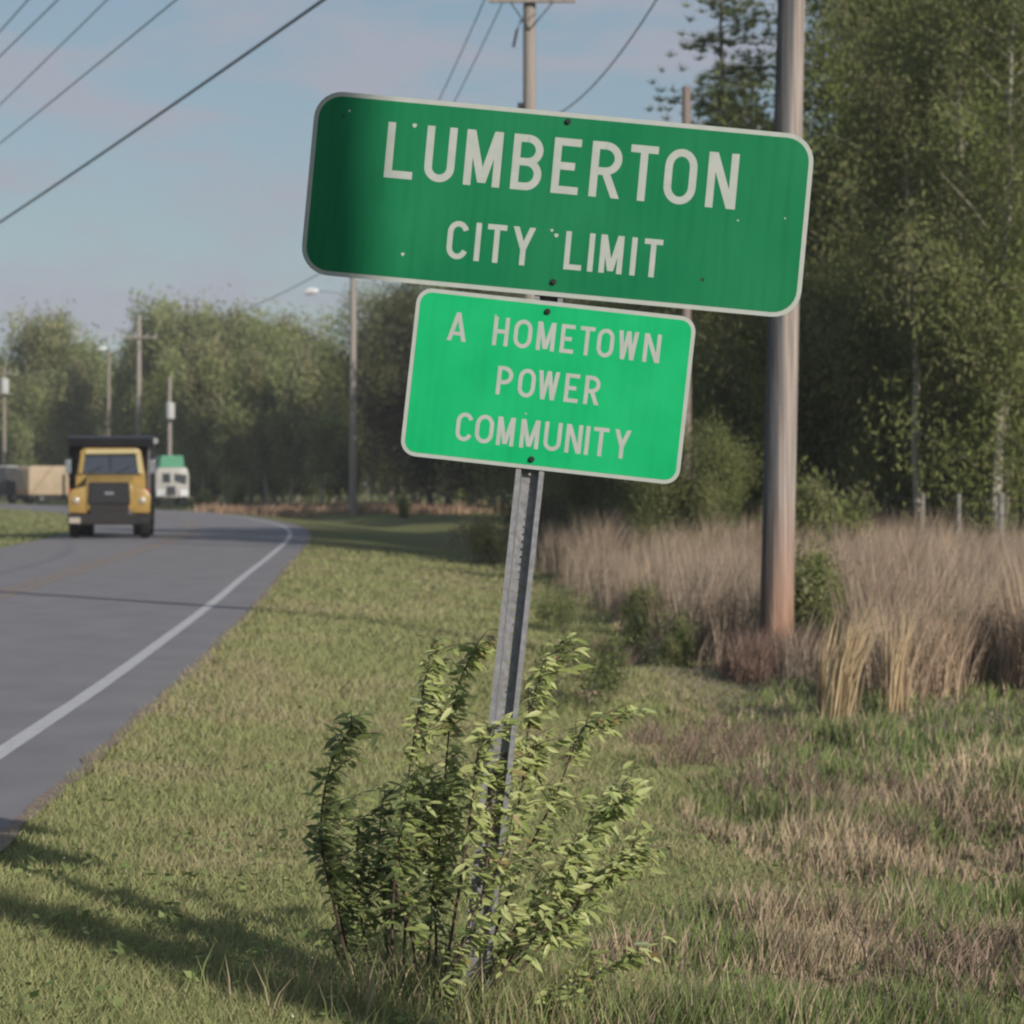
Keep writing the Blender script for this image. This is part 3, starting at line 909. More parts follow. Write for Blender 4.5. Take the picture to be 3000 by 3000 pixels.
# tall dry broomsedge in front of the trees
def tallgrass(cx, cy, n_, hmin, hmax, spread, basecol, width, wind=(0.25, 0), lean=0.18):
    X = np.repeat(cx, n_) + rng.normal(0, spread, len(cx) * n_)
    Y = np.repeat(cy, n_) + rng.normal(0, spread, len(cx) * n_)
    n = len(X)
    hg = np.repeat(hmin + (hmax - hmin) * np.clip(vnoise(cx, cy, 77, 1.2, 2) * 1.6 - 0.3 + rng.normal(0, 0.12, len(cx)), 0, 1.1), n_) * rng.uniform(0.55, 1.1, n)
    col = np.repeat(basecol, n_, 0) * rng.uniform(0.65, 1.25, n)[:, None]
    return blades(X, Y, ground(X, Y), hg, width * np.ones(n), lean, col, 1.15, wind)

def tall_left(Y):
    return np.interp(Y, [21, 23, 26, 30, 35, 50, 60, 75], [4.4, 3.6, 2.75, 2.05, 1.80, 1.15, 0.8, 0.2])
cy = rng.uniform(24.3, 72, 5200)
cx = tall_left(cy) + rng.uniform(0, 1, 5200) ** 1.0 * (0.185 * cy + 2.0 - tall_left(cy))
gap0 = (np.abs(cx - 2.62) < 0.38) & (cy < 29.6) & (cy > 27.3)
gap1 = vnoise(cx, cy, 123, 0.8, 2) < 0.42
gap = gap0 | gap1 | (np.abs(cx - np.interp(cy, [22, 30, 40, 60], [2.6, 3.2, 4.3, 6.3])) < 0.30) & (cy < 36)
keep = ~gap & (rng.uniform(0, 1, len(cy)) < np.clip(28 / cy, 0.25, 1))
cx, cy = cx[keep], cy[keep]
mixv = np.clip(vnoise(cx, cy, 81, 2.5) * 1.6 - 0.3 + rng.normal(0, 0.18, len(cx)), 0, 1)
basecol = rng.uniform(0.7, 1.2, len(cx))[:, None] * mixc(np.tile(PINK * 0.95, (len(cx), 1)), np.tile(GREYT * 0.95, (len(cx), 1)), mixv)
hs = np.clip((cx - tall_left(cy)) / 0.6, 0.45, 1)
V, F, T = tallgrass(cx, cy, 36, 0.55, 1.30, 0.10, basecol, 0.011, (0.3, 0), 0.30)
tag(link('tall_dry_grass', np_mesh('tall_dry_grass', V, F, M['blade'], T)), 'waist high pinkish brown dry grass in front of the trees', 'dry grass', kind='stuff')

fcx = rng.uniform(2.15, 3.15, 70); fcy = rng.uniform(27.9, 29.2, 70)
V2, F2, T2 = tallgrass(fcx, fcy, 30, 0.2, 0.55, 0.07, np.tile(GREYT * np.array([0.75, 0.62, 0.62]), (70, 1)), 0.010, (0.2, 0), 0.3)
tag(link('dark_stubble', np_mesh('dark_stubble', V2, F2, M['blade'], T2)), 'dark purplish stalks round the foot of the thick wooden pole', 'dry grass', kind='stuff')

# thin far band of reddish dry grass below the dark trees
cy = rng.uniform(150, 178, 420); cx = np.array([XD(x, y) for x, y in zip(rng.uniform(390, 960, 420), cy)])
V, F, T = tallgrass(cx, cy, 26, 0.25, 0.65, 0.35, np.tile(PINK * np.array([0.75, 0.68, 0.64]), (420, 1)) * rng.uniform(0.6, 1.2, 420)[:, None], 0.05)
tag(link('far_dry_grass', np_mesh('far_dry_grass', V, F, M['blade'], T)), 'low band of reddish dry grass far off below the dark trees', 'dry grass', kind='stuff')
# dead mat of stalks lying at the foot of the tall grass
n = 26000
Y = rng.uniform(18, 30, n); X = tall_left(Y) - 0.2 + rng.uniform(-0.9, 4.5, n)
k = vnoise(X, Y, 91, 0.9) > 0.42
X, Y = X[k], Y[k]; n = len(X)
V, F, T = blades(X, Y, ground(X, Y), rng.uniform(0.04, 0.12, n), 0.009 * np.ones(n), 1.8, np.tile(GREYT * 1.15, (n, 1)) * rng.uniform(0.6, 1.3, n)[:, None])
tag(link('fallen_stalks', np_mesh('fallen_stalks', V, F, M['blade'], T)), 'brown mat of fallen stalks at the foot of the tall dry grass', 'dry stalks', kind='stuff')

# pale bent tussocks that stand out one by one
def tussock(label, xb, yb, xt, yt, n_, w, Y):
    b = PD(xb, yb, Y); t_ = PD(xt, yt, Y)
    b.z = float(ground(b.x, b.y))
    n = n_
    px = rng.normal(0, w, n); py = rng.normal(0, w, n)
    hg = (t_.z - b.z) * rng.uniform(0.6, 1.05, n)
    tone = np.tile(np.array([0.52, 0.41, 0.26]), (n, 1)) * rng.uniform(0.8, 1.15, n)[:, None]
    V, F, T = blades(px, py, np.zeros(n), hg, 0.014 * np.ones(n), 0.12, tone, 1.1, ((t_.x - b.x) / (t_.z - b.z) / 0.4, 0))
    o = link('grass_tussock', np_mesh('grass_tussock', V, F, M['blade'], T))
    o.location = b
    tag(o, label, 'grass tussock', 'pale straw tussocks at the edge of the tall dry grass')
tussock('narrow pale straw tussock leaning right, leftmost of the three', 1545, 1290, 1585, 1140, 40, 0.03, 24.6)
tussock('broad pale straw tussock leaning right, middle and widest of the three', 1580, 1325, 1640, 1130, 130, 0.055, 23.8)
tussock('pale straw tussock leaning right, rightmost of the three', 1690, 1325, 1712, 1140, 60, 0.04, 23.8)

# ------------------------------------------------------------------ fence behind the tall grass
fx = [(1632, 59), (1740, 58), (1808, 57), (1888, 50)]
fp = []
f0 = PD(1740, 935, 55)
fence = thing('wire_fence', 'wire fence with grey weathered posts standing in the tall dry grass', 'fence', (f0.x, 55, float(ground(f0.x, 55))))
pts = [(1560, 60.5, 1.5), (1632, 58.5, 1.5), (1740, 55.5, 1.5), (1808, 54, 1.5), (1888, 52, 1.55), (1990, 50, 1.5), (2110, 47.5, 1.5)]
tops = []
for x, yy, hh in pts:
    p = Vector((XD(x, yy), yy, 0)); p.z = float(ground(p.x, p.y))
    rel = p - fence.location
    rr = 0.062 if x == 1888 else 0.045
    MB().tube([rel - Vector((0, 0, 0.2)), rel + Vector((0.01, 0, hh - 0.03)), rel + Vector((0.01, 0, hh))], [rr, rr * 0.95, rr * 0.6], 8).build('fence_post', M['fence_post'], fence, smooth=True)
    tops.append(rel)
for z in (0.3, 0.6, 0.9, 1.15, 1.4):
    MB().tube([t_ + Vector((0, -0.05, z)) for t_ in tops], 0.006, 5).build('fence_wire', M['fence_wire'], fence)

# ------------------------------------------------------------------ trees
def cards(C, sx, sy, tone, droop=0.0):
    n = len(C)
    a = rng.normal(0, 1, (n, 3)) * np.array([1, 1, 1.5])
    a /= np.linalg.norm(a, axis=1)[:, None]
    b = np.cross(a, rng.normal(0, 1, (n, 3))); b /= np.linalg.norm(b, axis=1)[:, None] + 1e-9
    a = a * sx[:, None] / 2; b = b * sy[:, None] / 2
    V = np.stack([C - a, C - b * 1.0 + a * 0.1, C + a, C + b], 1).reshape(-1, 3)
    i = np.arange(n) * 4
    return V, np.stack([i, i + 1, i + 2, i + 3], -1), np.repeat(tone, 4, 0)

def tree_skeleton(H, first, spread, nl, rad, seed, conifer=False, multi=1):
    r = random.Random(seed)
    m = MB(); tips = []
    for tt in range(multi):
        bx = r.uniform(-0.6, 0.6) * (multi > 1); by = r.uniform(-0.6, 0.6) * (multi > 1)
        lx, ly = r.uniform(-0.06, 0.06) * (1 + multi), r.uniform(-0.05, 0.05) * (1 + multi)
        k = 8
        tr = []
        for i in range(k + 1):
            z = H * 0.97 * i / k
            tr.append(Vector((bx + lx * z + r.uniform(-.08, .08) * (i > 0), by + ly * z + r.uniform(-.08, .08) * (i > 0), z - (0.3 if i == 0 else 0))))
        m.tube(tr, [rad * (1 - 0.88 * i / k) for i in range(k + 1)], 8)
        for j in range(nl // multi):
            f = first + (1 - first) * (j + r.random()) / (nl // multi)
            z = H * 0.95 * f
            q = z / (H * 0.97) * k; i0 = min(int(q), k - 1)
            p0 = tr[i0].lerp(tr[i0 + 1], q - i0)
            ang = r.uniform(0, 2 * math.pi)
            if conifer:
                ln = spread * (1.05 - 0.75 * f) * r.uniform(0.6, 1.15)
                rise = r.uniform(-0.05, 0.35)
            else:
                ln = spread * (math.sin(math.pi * min(1, (f - first) / (1 - first) * 0.86 + 0.12)) ** 0.7) * r.uniform(0.5, 1.1)
                rise = r.uniform(0.25, 0.9)
            dv = Vector((math.cos(ang), math.sin(ang), rise))
            p1 = p0 + dv * ln * 0.5 + Vector((0, 0, 0.05 * ln)); p2 = p0 + dv * ln
            br = rad * 0.34 * (1 - 0.6 * f)
            m.tube([p0, p1, p2], [br, br * 0.6, br * 0.2], 5, cap=False)
            tips.append((p0, p1, p2, ln))
    return m, tips

def tree_kind(kind, H, first, spread, nl, rad, seed, nleaf, size, cols, multi=1, clump=0.45):
    conifer = kind == 'pine'
    m, tips = tree_skeleton(H, first, spread, nl, rad, seed, conifer, multi)
    trunk = m.mesh('trunk', M['pale_bark' if kind == 'pale' else 'bark'], smooth=True)
    rg = np.random.default_rng(seed)
    C = []; tone = []
    cols = np.array(cols)
    w = np.array([t[3] for t in tips]) + 0.3
    w /= w.sum()
    if conifer:
        nt = nleaf // 16
        pick = rg.choice(len(tips), nt, p=w)
        A = np.array([[list(a), list(b), list(c)] for a, b, c, _ in tips])[pick]
        t = rg.uniform(0.3, 1.08, nt)[:, None]
        base_ = A[:, 0] * (1 - t) + A[:, 2] * t + rg.normal(0, 1, (nt, 3)) * np.array([0.30, 0.30, 0.16]) * (0.5 + t)
        ct = cols[rg.integers(0, len(cols), nt)] * rg.uniform(0.7, 1.25, nt)[:, None]
        B = np.repeat(base_, 16, 0)
        nn = len(B)
        dv = rg.normal(0, 1, (nn, 3)); dv[:, 2] = np.abs(dv[:, 2]) * 0.8 + 0.25
        dv /= np.linalg.norm(dv, axis=1)[:, None]
        sd_ = np.cross(dv, rg.normal(0, 1, (nn, 3))); sd_ /= np.linalg.norm(sd_, axis=1)[:, None]
        ln = size * rg.uniform(0.7, 1.2, nn)[:, None]
        V = np.stack([B - sd_ * size * 0.07, B + sd_ * size * 0.07, B + dv * ln], 1).reshape(-1, 3)
        i = np.arange(nn) * 3
        F = np.stack([i, i + 1, i + 2], -1)
        T = np.repeat(np.repeat(ct, 16, 0), 3, 0)
    else:
        nleaf = int(nleaf * 1.35)
        ncl = max(40, nleaf // 120)
        pick = rg.choice(len(tips), ncl, p=w)
        A = np.array([[list(a), list(b), list(c)] for a, b, c, _ in tips])[pick]
        t = rg.uniform(0.25, 1.1, ncl)[:, None]
        cc = A[:, 0] * (1 - t) + A[:, 2] * t + rg.normal(0, 0.25 * clump / 0.45, (ncl, 3))
        ct = cols[rg.integers(0, len(cols), ncl)] * rg.uniform(0.65, 1.35, ncl)[:, None]
        per = nleaf // ncl
        B = np.repeat(cc, per, 0) + rg.normal(0, 1, (ncl * per, 3)) * clump * np.array([0.72, 0.72, 1.15])
        B[:, 2] = np.maximum(B[:, 2], 0.05)
        n = len(B)
        V, F, T = cards(B, size * 1.35 * rg.uniform(0.7, 1.4, n), size * 0.36 * rg.uniform(0.7, 1.3, n), np.repeat(ct, per, 0) * rg.uniform(0.85, 1.15, n)[:, None], 0.5)
    return trunk, np_mesh('crown', V, F, M['leaf'], T)

DG = [(0.13, 0.16, 0.06), (0.17, 0.20, 0.07), (0.20, 0.225, 0.075), (0.15, 0.165, 0.08)]
YG = [(0.185, 0.22, 0.08), (0.22, 0.245, 0.095), (0.155, 0.185, 0.06), (0.215, 0.215, 0.11)]
OL = [(0.24, 0.275, 0.12), (0.28, 0.31, 0.145), (0.21, 0.25, 0.10), (0.285, 0.275, 0.15)]
PN = [(0.14, 0.19, 0.10), (0.18, 0.23, 0.11), (0.15, 0.19, 0.07), (0.22, 0.24, 0.09)]
DK = [(0.08, 0.09, 0.05), (0.10, 0.115, 0.055), (0.13, 0.14, 0.06), (0.10, 0.10, 0.07)]
K = {
 'pineA': tree_kind('pine', 15.5, 0.10, 3.3, 60, 0.17, 3, 34000, 0.24, PN),
 'pineB': tree_kind('pine', 13.5, 0.14, 2.9, 52, 0.15, 5, 28000, 0.24, PN),
 'pineC': tree_kind('pine', 12.0, 0.5, 2.6, 46, 0.16, 15, 26000, 0.24, PN),
 'midA': tree_kind('dec', 13.5, 0.12, 3.2, 60, 0.16, 8, 32000, 0.135, YG, 2),
 'midB': tree_kind('dec', 11.0, 0.10, 2.8, 52, 0.13, 9, 28000, 0.135, DG, 3),
 'thicket': tree_kind('dec', 5.6, 0.05, 2.3, 40, 0.07, 10, 21000, 0.115, YG, 4, 0.38),
 'farA': tree_kind('pale', 15.0, 0.16, 4.6, 70, 0.22, 21, 17000, 0.36, OL, 1, 0.75),
 'farB': tree_kind('pale', 14.0, 0.10, 3.8, 64, 0.2, 22, 15000, 0.36, OL, 2, 0.7),
 'farC': tree_kind('dec', 13.0, 0.08, 3.6, 60, 0.2, 23, 14000, 0.34, YG[:3], 1, 0.7),
 'darkA': tree_kind('dec', 12.0, 0.06, 3.4, 60, 0.2, 24, 17000, 0.27, DK, 2, 0.6),
 'farslim': tree_kind('pale', 13.0, 0.22, 2.4, 40, 0.16, 33, 5200, 0.34, OL, 1, 0.6),
 'slim': tree_kind('pale', 14.5, 0.42, 2.4, 40, 0.15, 31, 13000, 0.13, YG, 1, 0.42),
 'bush': tree_kind('dec', 2.2, 0.05, 1.1, 26, 0.04, 25, 5000, 0.13, YG, 5, 0.25),
 'darkbush': tree_kind('dec', 2.0, 0.03, 1.2, 26, 0.04, 26, 5000, 0.12, DK, 5, 0.28),
 'weedbush': tree_kind('dec', 0.6, 0.05, 0.32, 16, 0.008, 27, 1500, 0.045, [(0.12, 0.155, 0.06), (0.16, 0.18, 0.075)], 5, 0.09),
}
def tree(kind, label, x, Y, s=1.0, rz=None, sz=None, wide=None, group=None, name='tree', cat='tree'):
    t = thing(name, label, cat, (x, Y, float(ground(x, Y)) - 0.05), random.uniform(0, 6.28) if rz is None else rz, group)
    t.scale = (s * (wide or 1), s * (wide or 1), sz or s)
    link('trunk', K[kind][0], t)
    link('crown', K[kind][1], t)
    return t
for lab, x, Y, s, rz in [('slim pale trunked tree standing in front of the wood, right of the thick pole', 1742, 59, 0.75, 0.5),
                         ('slim tree whose pale trunk rises to the top of the picture', 1815, 61, 1.1, 2.3),
                         ('slim pale trunked tree near the right edge, rightmost of the slim ones', 1868, 57, 0.85, 4.0)]:
    tree('slim', lab, XD(x, Y), Y, s, rz, name='slim_tree')
TG = 'trees of the dense wood behind the fence'
tree('pineA', 'tall blue green pine at the left end of the right hand wood, against the sky', XD(1395, 74), 74, 1.02, 1.0, name='pine_tree', cat='pine tree')
tree('pineB', 'pine behind the bare brown pole, sprays of needles reaching left into the sky', XD(1350, 83), 83, 0.80, 2.2, name='pine_tree', cat='pine tree')
tree('pineA', 'tall thin pine just right of the thick near pole', XD(1600, 70), 70, 0.98, 3.0, name='pine_tree', cat='pine tree')
tree('midA', 'tall leafy tree with forked pale trunk in the upper right of the wood', XD(1800, 70), 70, 1.15, 0.7, name='broadleaf_tree')
tree('midB', 'dark tree leaning at the right edge of the picture', XD(1925, 74), 74, 1.3, 1.9, name='broadleaf_tree')
for k, (x, Y, kd, s) in enumerate([(1500, 78, 'pineB', 1.0), (1690, 76, 'midB', 1.0), (1860, 74, 'pineB', 1.15), (1960, 70, 'midA', 1.1), (1760, 84, 'midB', 1.30), (2060, 84, 'midB', 1.2), (1430, 90, 'midB', 0.95), (1930, 85, 'pineA', 1.1)]):
    tree(kd, 'tall tree in the dense wood behind the wire fence at the right', XD(x, Y), Y, s, group=TG, name='pine_tree' if 'pine' in kd else 'broadleaf_tree')
TH = 'leafy thicket trees behind the dry grass'
for k, (x, Y, s) in enumerate([(1350, 70, 0.95), (1430, 66, 1.0), (1540, 64, 1.1), (1640, 66, 1.1), (1730, 62, 1.1), (1830, 61, 1.15), (1920, 58, 1.1), (2020, 66, 1.0), (1590, 72, 1.3), (1780, 70, 1.35), (1240, 76, 0.9), (1130, 84, 0.9), (1300, 56, 0.5), (1040, 92, 1.0), (1300, 82, 1.25), (1180, 98, 1.2), (1380, 78, 1.4)]):
    tree('thicket', 'low leafy thicket tree behind the tall dry grass', XD(x, Y), Y, s, group=TH, name='thicket_tree')
# dark trees beyond the sign
DT = 'dark trees beyond the bend'
for k, (x, Y, kd, s) in enumerate([(790, 172, 'darkA', 1.0), (830, 160, 'darkA', 1.02), (910, 155, 'darkA', 1.0), (1000, 140, 'darkA', 1.0), (1080, 130, 'darkA', 0.9), (1170, 120, 'darkA', 0.82), (1240, 115, 'darkA', 0.78), (880, 175, 'farC', 1.05), (1120, 150, 'darkA', 1.05)]):
    tree(kd, 'dark leafy tree beyond the bend, behind the post of the sign', XD(x, Y), Y, s, group=DT, name='broadleaf_tree')
tree('midB', 'dull green tree just right of the lamp pole, above the dark wood', XD(742, 190), 190, 1.3, 0.4, name='broadleaf_tree')
# far wood on the left
tree('farA', 'round topped olive tree with pale trunk at the far left', XD(82, 262), 262, 1.06, 0.3, wide=1.15, name='broadleaf_tree')
tree('farB', 'olive tree cut by the left edge of the picture', XD(10, 275), 275, 0.90, 1.5, name='broadleaf_tree')
tree('farA', 'olive tree at the right shoulder of the round topped tree', XD(155, 268), 268, 0.88, 2.5, name='broadleaf_tree')
tree('farB', 'highest tree of the far wood, thin top above the crossarm pole', XD(318, 238), 238, 1.10, 2.0, name='broadleaf_tree')
tree('farC', 'bright green rounded tree, rightmost of the far wood left of the lamp pole', XD(590, 205), 205, 0.83, 0.9, name='broadleaf_tree')
FW = 'olive trees of the far wood'
for k, (x, Y, kd, s) in enumerate([(-60, 270, 'farB', 0.95), (370, 232, 'farA', 1.0), (420, 230, 'farB', 0.98), (475, 225, 'farA', 0.92), (530, 215, 'farB', 0.88), (560, 222, 'farA', 0.90), (280, 250, 'farC', 1.0), (625, 212, 'farC', 0.78), (235, 285, 'farB', 0.80), (500, 205, 'farC', 0.80), (400, 215, 'farC', 0.80), (120, 285, 'farB', 0.9), (190, 280, 'farC', 0.82), (650, 190, 'darkA', 0.64), (340, 222, 'farC', 0.75), (45, 245, 'farslim', 0.85), (130, 248, 'farslim', 0.95), (345, 205, 'farslim', 0.9), (385, 200, 'farslim', 0.85), (425, 196, 'farslim', 0.9), (455, 198, 'farslim', 0.8), (505, 194, 'farslim', 0.82), (545, 192, 'farslim', 0.8), (610, 185, 'farslim', 0.75)]):
    tree(kd, 'olive green tree of the far wood left of the lamp pole', XD(x, Y), Y, s, group=FW, name='broadleaf_tree')
for lab, x, Y, kd, s in [('light green roadside bush at the outside of the bend', 440, 172, 'bush', 1.0),
                         ('small brownish bush right of the green topped truck', 385, 178, 'bush', 0.62),
                         ('dark low bush at the corner of the mown verge, left of the post', 925, 68, 'darkbush', 0.55),
                         ('larger dark bush behind the small one left of the post', 985, 76, 'darkbush', 0.75),
                         ('upright young green plant in the far dry grass', 757, 138, 'bush', 0.5),
                         ('leafy green vine clump right of the thick pole', 1522, 31, 'bush', 0.55),
                         ('dark green bush at the left foot of the thick pole', 1275, 30.5, 'bush', 0.20),
                         ('small dark shrub in the tall dry grass near the right edge', 1772, 27.5, 'bush', 0.32),
                         ('small green shrub in the dry grass left of the thick pole', 1225, 36, 'bush', 0.34),
                         ('green shrub in front of the tall grass right of the pole', 1545, 50, 'bush', 0.85)]:
    tree(kd, lab, XD(x, Y), Y, s * 0.85, name='bush', cat='bush')
for lab, x, yb, s in [('small leafy green weed right of the post, before the dry grass', 1180, 1330, 1.0), ('dark green weed beside the foot of the dry grass', 1285, 1235, 0.9),
                      ('green weed clump half way to the thick pole', 1010, 1180, 0.8)]:
    Y = 1.9 * FPX * 1932 / 3000 / (yb - 905)
    tree('weedbush', lab, XD(x, Y), Y, s, name='weed', cat='weed')
# woods that close the horizon
n = 60000
X = rng.uniform(-170, 230, n); Y = 330 + rng.uniform(0, 25, n)
hh = 8 + 4.5 * vnoise(X, X * 0, 17, 9, 3)
Z = rng.uniform(0, 1, n) * hh
V, F, T = cards(np.stack([X, Y, Z], -1), np.full(n, 1.1), np.full(n, 0.8), np.array(DK)[rng.integers(0, 4, n)] * 1.2)
tag(link('distant_woods', np_mesh('distant_woods', V, F, M['leaf'], T)), 'dark line of distant woods closing the horizon', 'woods', kind='stuff')

# pole outside the picture, towards the sun: its shadow falls over the left end of the sign
t_ = 17.0
make_pole('wooden pole outside the picture behind the photographer, shading the left end of the sign',
          -0.67 + t_ * math.sin(SUN_AZ), SY - t_ * math.cos(SUN_AZ), 14.5, 0.19, 0.155, 0.0, 'pole_wood', ())

# small clod of pink soil
b = PD(1110, 1312, 26)
bm = bmesh.new()
bmesh.ops.create_icosphere(bm, subdivisions=3, radius=0.16)
for v in bm.verts:
    v.co *= 1 + random.uniform(-0.12, 0.12)
    v.co.z *= 0.35
me = bpy.data.meshes.new('soil_clod'); bm.to_mesh(me); bm.free(); me.materials.append(M['clod'])
for p in me.polygons: p.use_smooth = True
o = link('soil_clod', me); o.location = (b.x, b.y, float(ground(b.x, b.y)) + 0.02)
tag(o, 'bare pinkish clod of soil beside the leafy green weed', 'clod')

# ------------------------------------------------------------------ shoots growing at the foot of the sign
shrub = thing('sapling_shoots', 'leafy shoots growing in a clump round the foot of the sign post', 'shrub', (base.x, SY, base.z))
def CR(x, y, Y):  # measured in the 850,1750 crop of the photograph
    return PT(850 + x / 1.545, 1750 + y / 1.545, Y) - shrub.location
def smooth_path(pts, n):
    out = []
    q = [pts[0]] + pts + [pts[-1]]
    for i in range(1, len(q) - 2):
        for k in range(n):
            t = k / n
            out.append(0.5 * ((2 * q[i]) + (q[i+1] - q[i-1]) * t + (2*q[i-1] - 5*q[i] + 4*q[i+1] - q[i+2]) * t*t + (-q[i-1] + 3*q[i] - 3*q[i+1] + q[i+2]) * t**3))
    out.append(pts[-1])
    return out
stems = [ # pixel path, depth at base and tip
 ([(345, 1990), (200, 1400), (140, 1060), (190, 740), (315, 545)], 9.95, 9.80, 1.25),
 ([(400, 1990), (265, 1620), (210, 1350), (170, 1150), (230, 900)], 10.0, 10.05, 1.0),
 ([(460, 1990), (468, 1350), (530, 850), (590, 480), (655, 180)], 9.9, 9.95, 1.2),
 ([(455, 1990), (430, 1450), (400, 1150), (430, 860)], 9.98, 10.1, 1.1),
 ([(600, 1990), (640, 1450), (690, 950), (740, 470), (855, 200)], 9.85, 10.0, 1.2),
 ([(640, 1990), (660, 1500), (600, 1100), (590, 800)], 9.8, 9.85, 1.1),
 ([(650, 1990), (760, 1350), (820, 950), (860, 680), (985, 545)], 9.7, 9.60, 0.55),
 ([(690, 1990), (860, 1400), (900, 1050), (930, 780), (1040, 640)], 9.68, 9.80, 0.6),
 ([(720, 1990), (940, 1350), (1050, 850), (1100, 450), (1245, 175)], 9.95, 10.1, 0.95),
 ([(760, 1990), (1010, 1300), (1200, 900), (1330, 590), (1450, 600)], 9.95, 10.2, 0.6),
 ([(740, 1990), (1090, 1500), (1340, 1120), (1450, 970), (1520, 870)], 9.8, 9.9, 1.25),
 ([(780, 1990), (1150, 1560), (1380, 1290), (1590, 1140)], 9.7, 9.75, 1.3),
 ([(720, 1990), (1000, 1650), (1180, 1480), (1290, 1440)], 9.6, 9.55, 0.45),
 ([(820, 1990), (1150, 1800), (1400, 1700), (1560, 1620)], 9.7, 9.7, 0.7),
 ([(560, 1990), (560, 1600), (480, 1300), (500, 1050), (560, 900)], 9.75, 9.7, 1.0),
 ([(700, 1990), (740, 1700), (820, 1450), (950, 1200), (1010, 980)], 9.6, 9.55, 0.5),
 ([(690, 1990), (700, 1800), (760, 1600), (900, 1450)], 9.55, 9.5, 0.7),
 ([(360, 1990), (230, 1650), (170, 1500)], 10.0, 10.1, 0.5),
 ([(800, 1990), (1000, 1600), (1230, 1250), (1400, 1020), (1500, 860)], 10.05, 10.15, 1.1),
 ([(800, 1990), (1050, 1620), (1300, 1350), (1500, 1200), (1570, 1100)], 9.9, 9.95, 1.3),
 ([(760, 1990), (900, 1700), (1050, 1450), (1200, 1280), (1300, 1060)], 9.75, 9.7, 0.9),
 ([(520, 1990), (520, 1500), (560, 1150), (620, 950), (700, 800)], 10.05, 10.2, 0.9),
 ([(420, 1990), (330, 1500), (300, 1200), (320, 980)], 10.1, 10.15, 1.0),
 ([(900, 1990), (1150, 1900), (1250, 1850)], 9.7, 9.65, 0.6),
]
lv = np.array([(0, 0, 0), (0.30, 0.155, 0.02), (0.68, 0.14, 0.0), (1.08, 0, -0.12), (0.68, -0.14, 0.0), (0.30, -0.155, 0.02), (0.5, 0, -0.045)]) * 0.060
lf = [(0, 6, 1), (1, 6, 2), (2, 6, 3), (3, 6, 4), (4, 6, 5), (5, 6, 0)]
LT = [np_mesh('leaf', lv, np.array(lf), M['shoot_leaf'], np.tile(np.array(c), (7, 1)))
      for c in [(0.34, 0.39, 0.14), (0.44, 0.48, 0.20), (0.25, 0.31, 0.10), (0.14, 0.18, 0.07), (0.30, 0.22, 0.10)]]
leaves = []
for si, (path, ya, yb, dens) in enumerate(stems):
    path = [p for p in path]
    k = len(path)
    pts = smooth_path([CR(x, y, ya + (yb - ya) * i / (k - 1)) for i, (x, y) in enumerate(path)], 9)
    m = len(pts)
    MB().tube(pts, [0.0062 - 0.0047 * i / (m - 1) for i in range(m)], 7).build('stem', M['stem'], shrub, smooth=True)
    leftish = path[-1][0] < 640
    def put(p, ang, size, out_):
        yaw = ang
        pitch = random.gauss(0.20, 0.35)
        e = Matrix.Translation(p) @ Matrix.Rotation(yaw, 4, 'Z') @ Matrix.Rotation(pitch, 4, 'Y') @ Matrix.Rotation(random.gauss(0.65, 0.45) * math.cos(yaw), 4, 'X') @ Matrix.Scale(size, 4)
        w = random.random()
        if leftish: c = 3 if w < 0.45 else 2 if w < 0.75 else 0  # shade on the left shoots put into darker leaf tones
        else: c = 1 if w < 0.42 else 0 if w < 0.75 else 2 if w < 0.93 else 3
        if random.random() < 0.02: c = 4
        leaves.append((e, c))
    L_ = sum((pts[i + 1] - pts[i]).length for i in range(m - 1))
    nl = int(L_ * 118 * dens)
    for j in range(nl):
        t = 0.26 + 0.74 * (j + random.random()) / nl
        q = t * (m - 1); i0 = min(int(q), m - 2)
        p = pts[i0].lerp(pts[i0 + 1], q - i0)
        put(p + Vector((random.gauss(0, .012), random.gauss(0, .015), 0)), random.gauss(0.0, 0.6) + (math.pi if random.random() < 0.22 else 0), random.uniform(0.5, 1.3) * (1.05 - 0.35 * t), 0)
    # side twigs, carried with their leaves
    ntw = int(20 * dens * L_) + 3
    for j in range(ntw):
        t = random.uniform(0.32, 0.93)
        q = t * (m - 1); i0 = min(int(q), m - 2)
        p = pts[i0].lerp(pts[i0 + 1], q - i0)
        ang = random.gauss(0.2, 1.0)
        ln = random.uniform(0.05, 0.17)
        dv = Vector((math.cos(ang), math.sin(ang) * 0.8, random.uniform(0.15, 0.9))).normalized() * ln
        MB().tube([p, p + dv * 0.5 + Vector((0, 0, 0.01)), p + dv], [0.0022, 0.0016, 0.0008], 5, cap=False).build('twig', M['stem'], shrub)
        for q_ in range(int(ln / 0.016)):
            f = (q_ + 0.6) / (ln / 0.016)
            put(p + dv * f, random.gauss(0.0, 0.8) + (math.pi if random.random() < 0.25 else 0), random.uniform(0.55, 1.1), 0)
random.shuffle(leaves)
leaves.sort(key=lambda e: -e[0].to_scale().x)
for e, c in leaves[:290]:
    o = link('leaf', LT[c], shrub)
    o.matrix_local = e
V, F, T = [], [], []
tonesL = [(0.34, 0.39, 0.14), (0.44, 0.48, 0.20), (0.25, 0.31, 0.10), (0.14, 0.18, 0.07), (0.30, 0.22, 0.10)]
for k, (e, c) in enumerate(leaves[290:]):
    V += [tuple(e @ Vector(v)) for v in lv]
    F += [tuple(7 * k + q for q in f) for f in lf]
    T += [tonesL[c]] * 7
o = link('small_leaves', np_mesh('small_leaves', V, F, M['shoot_leaf'], np.array(T)), shrub)
o['kind'] = 'stuff'

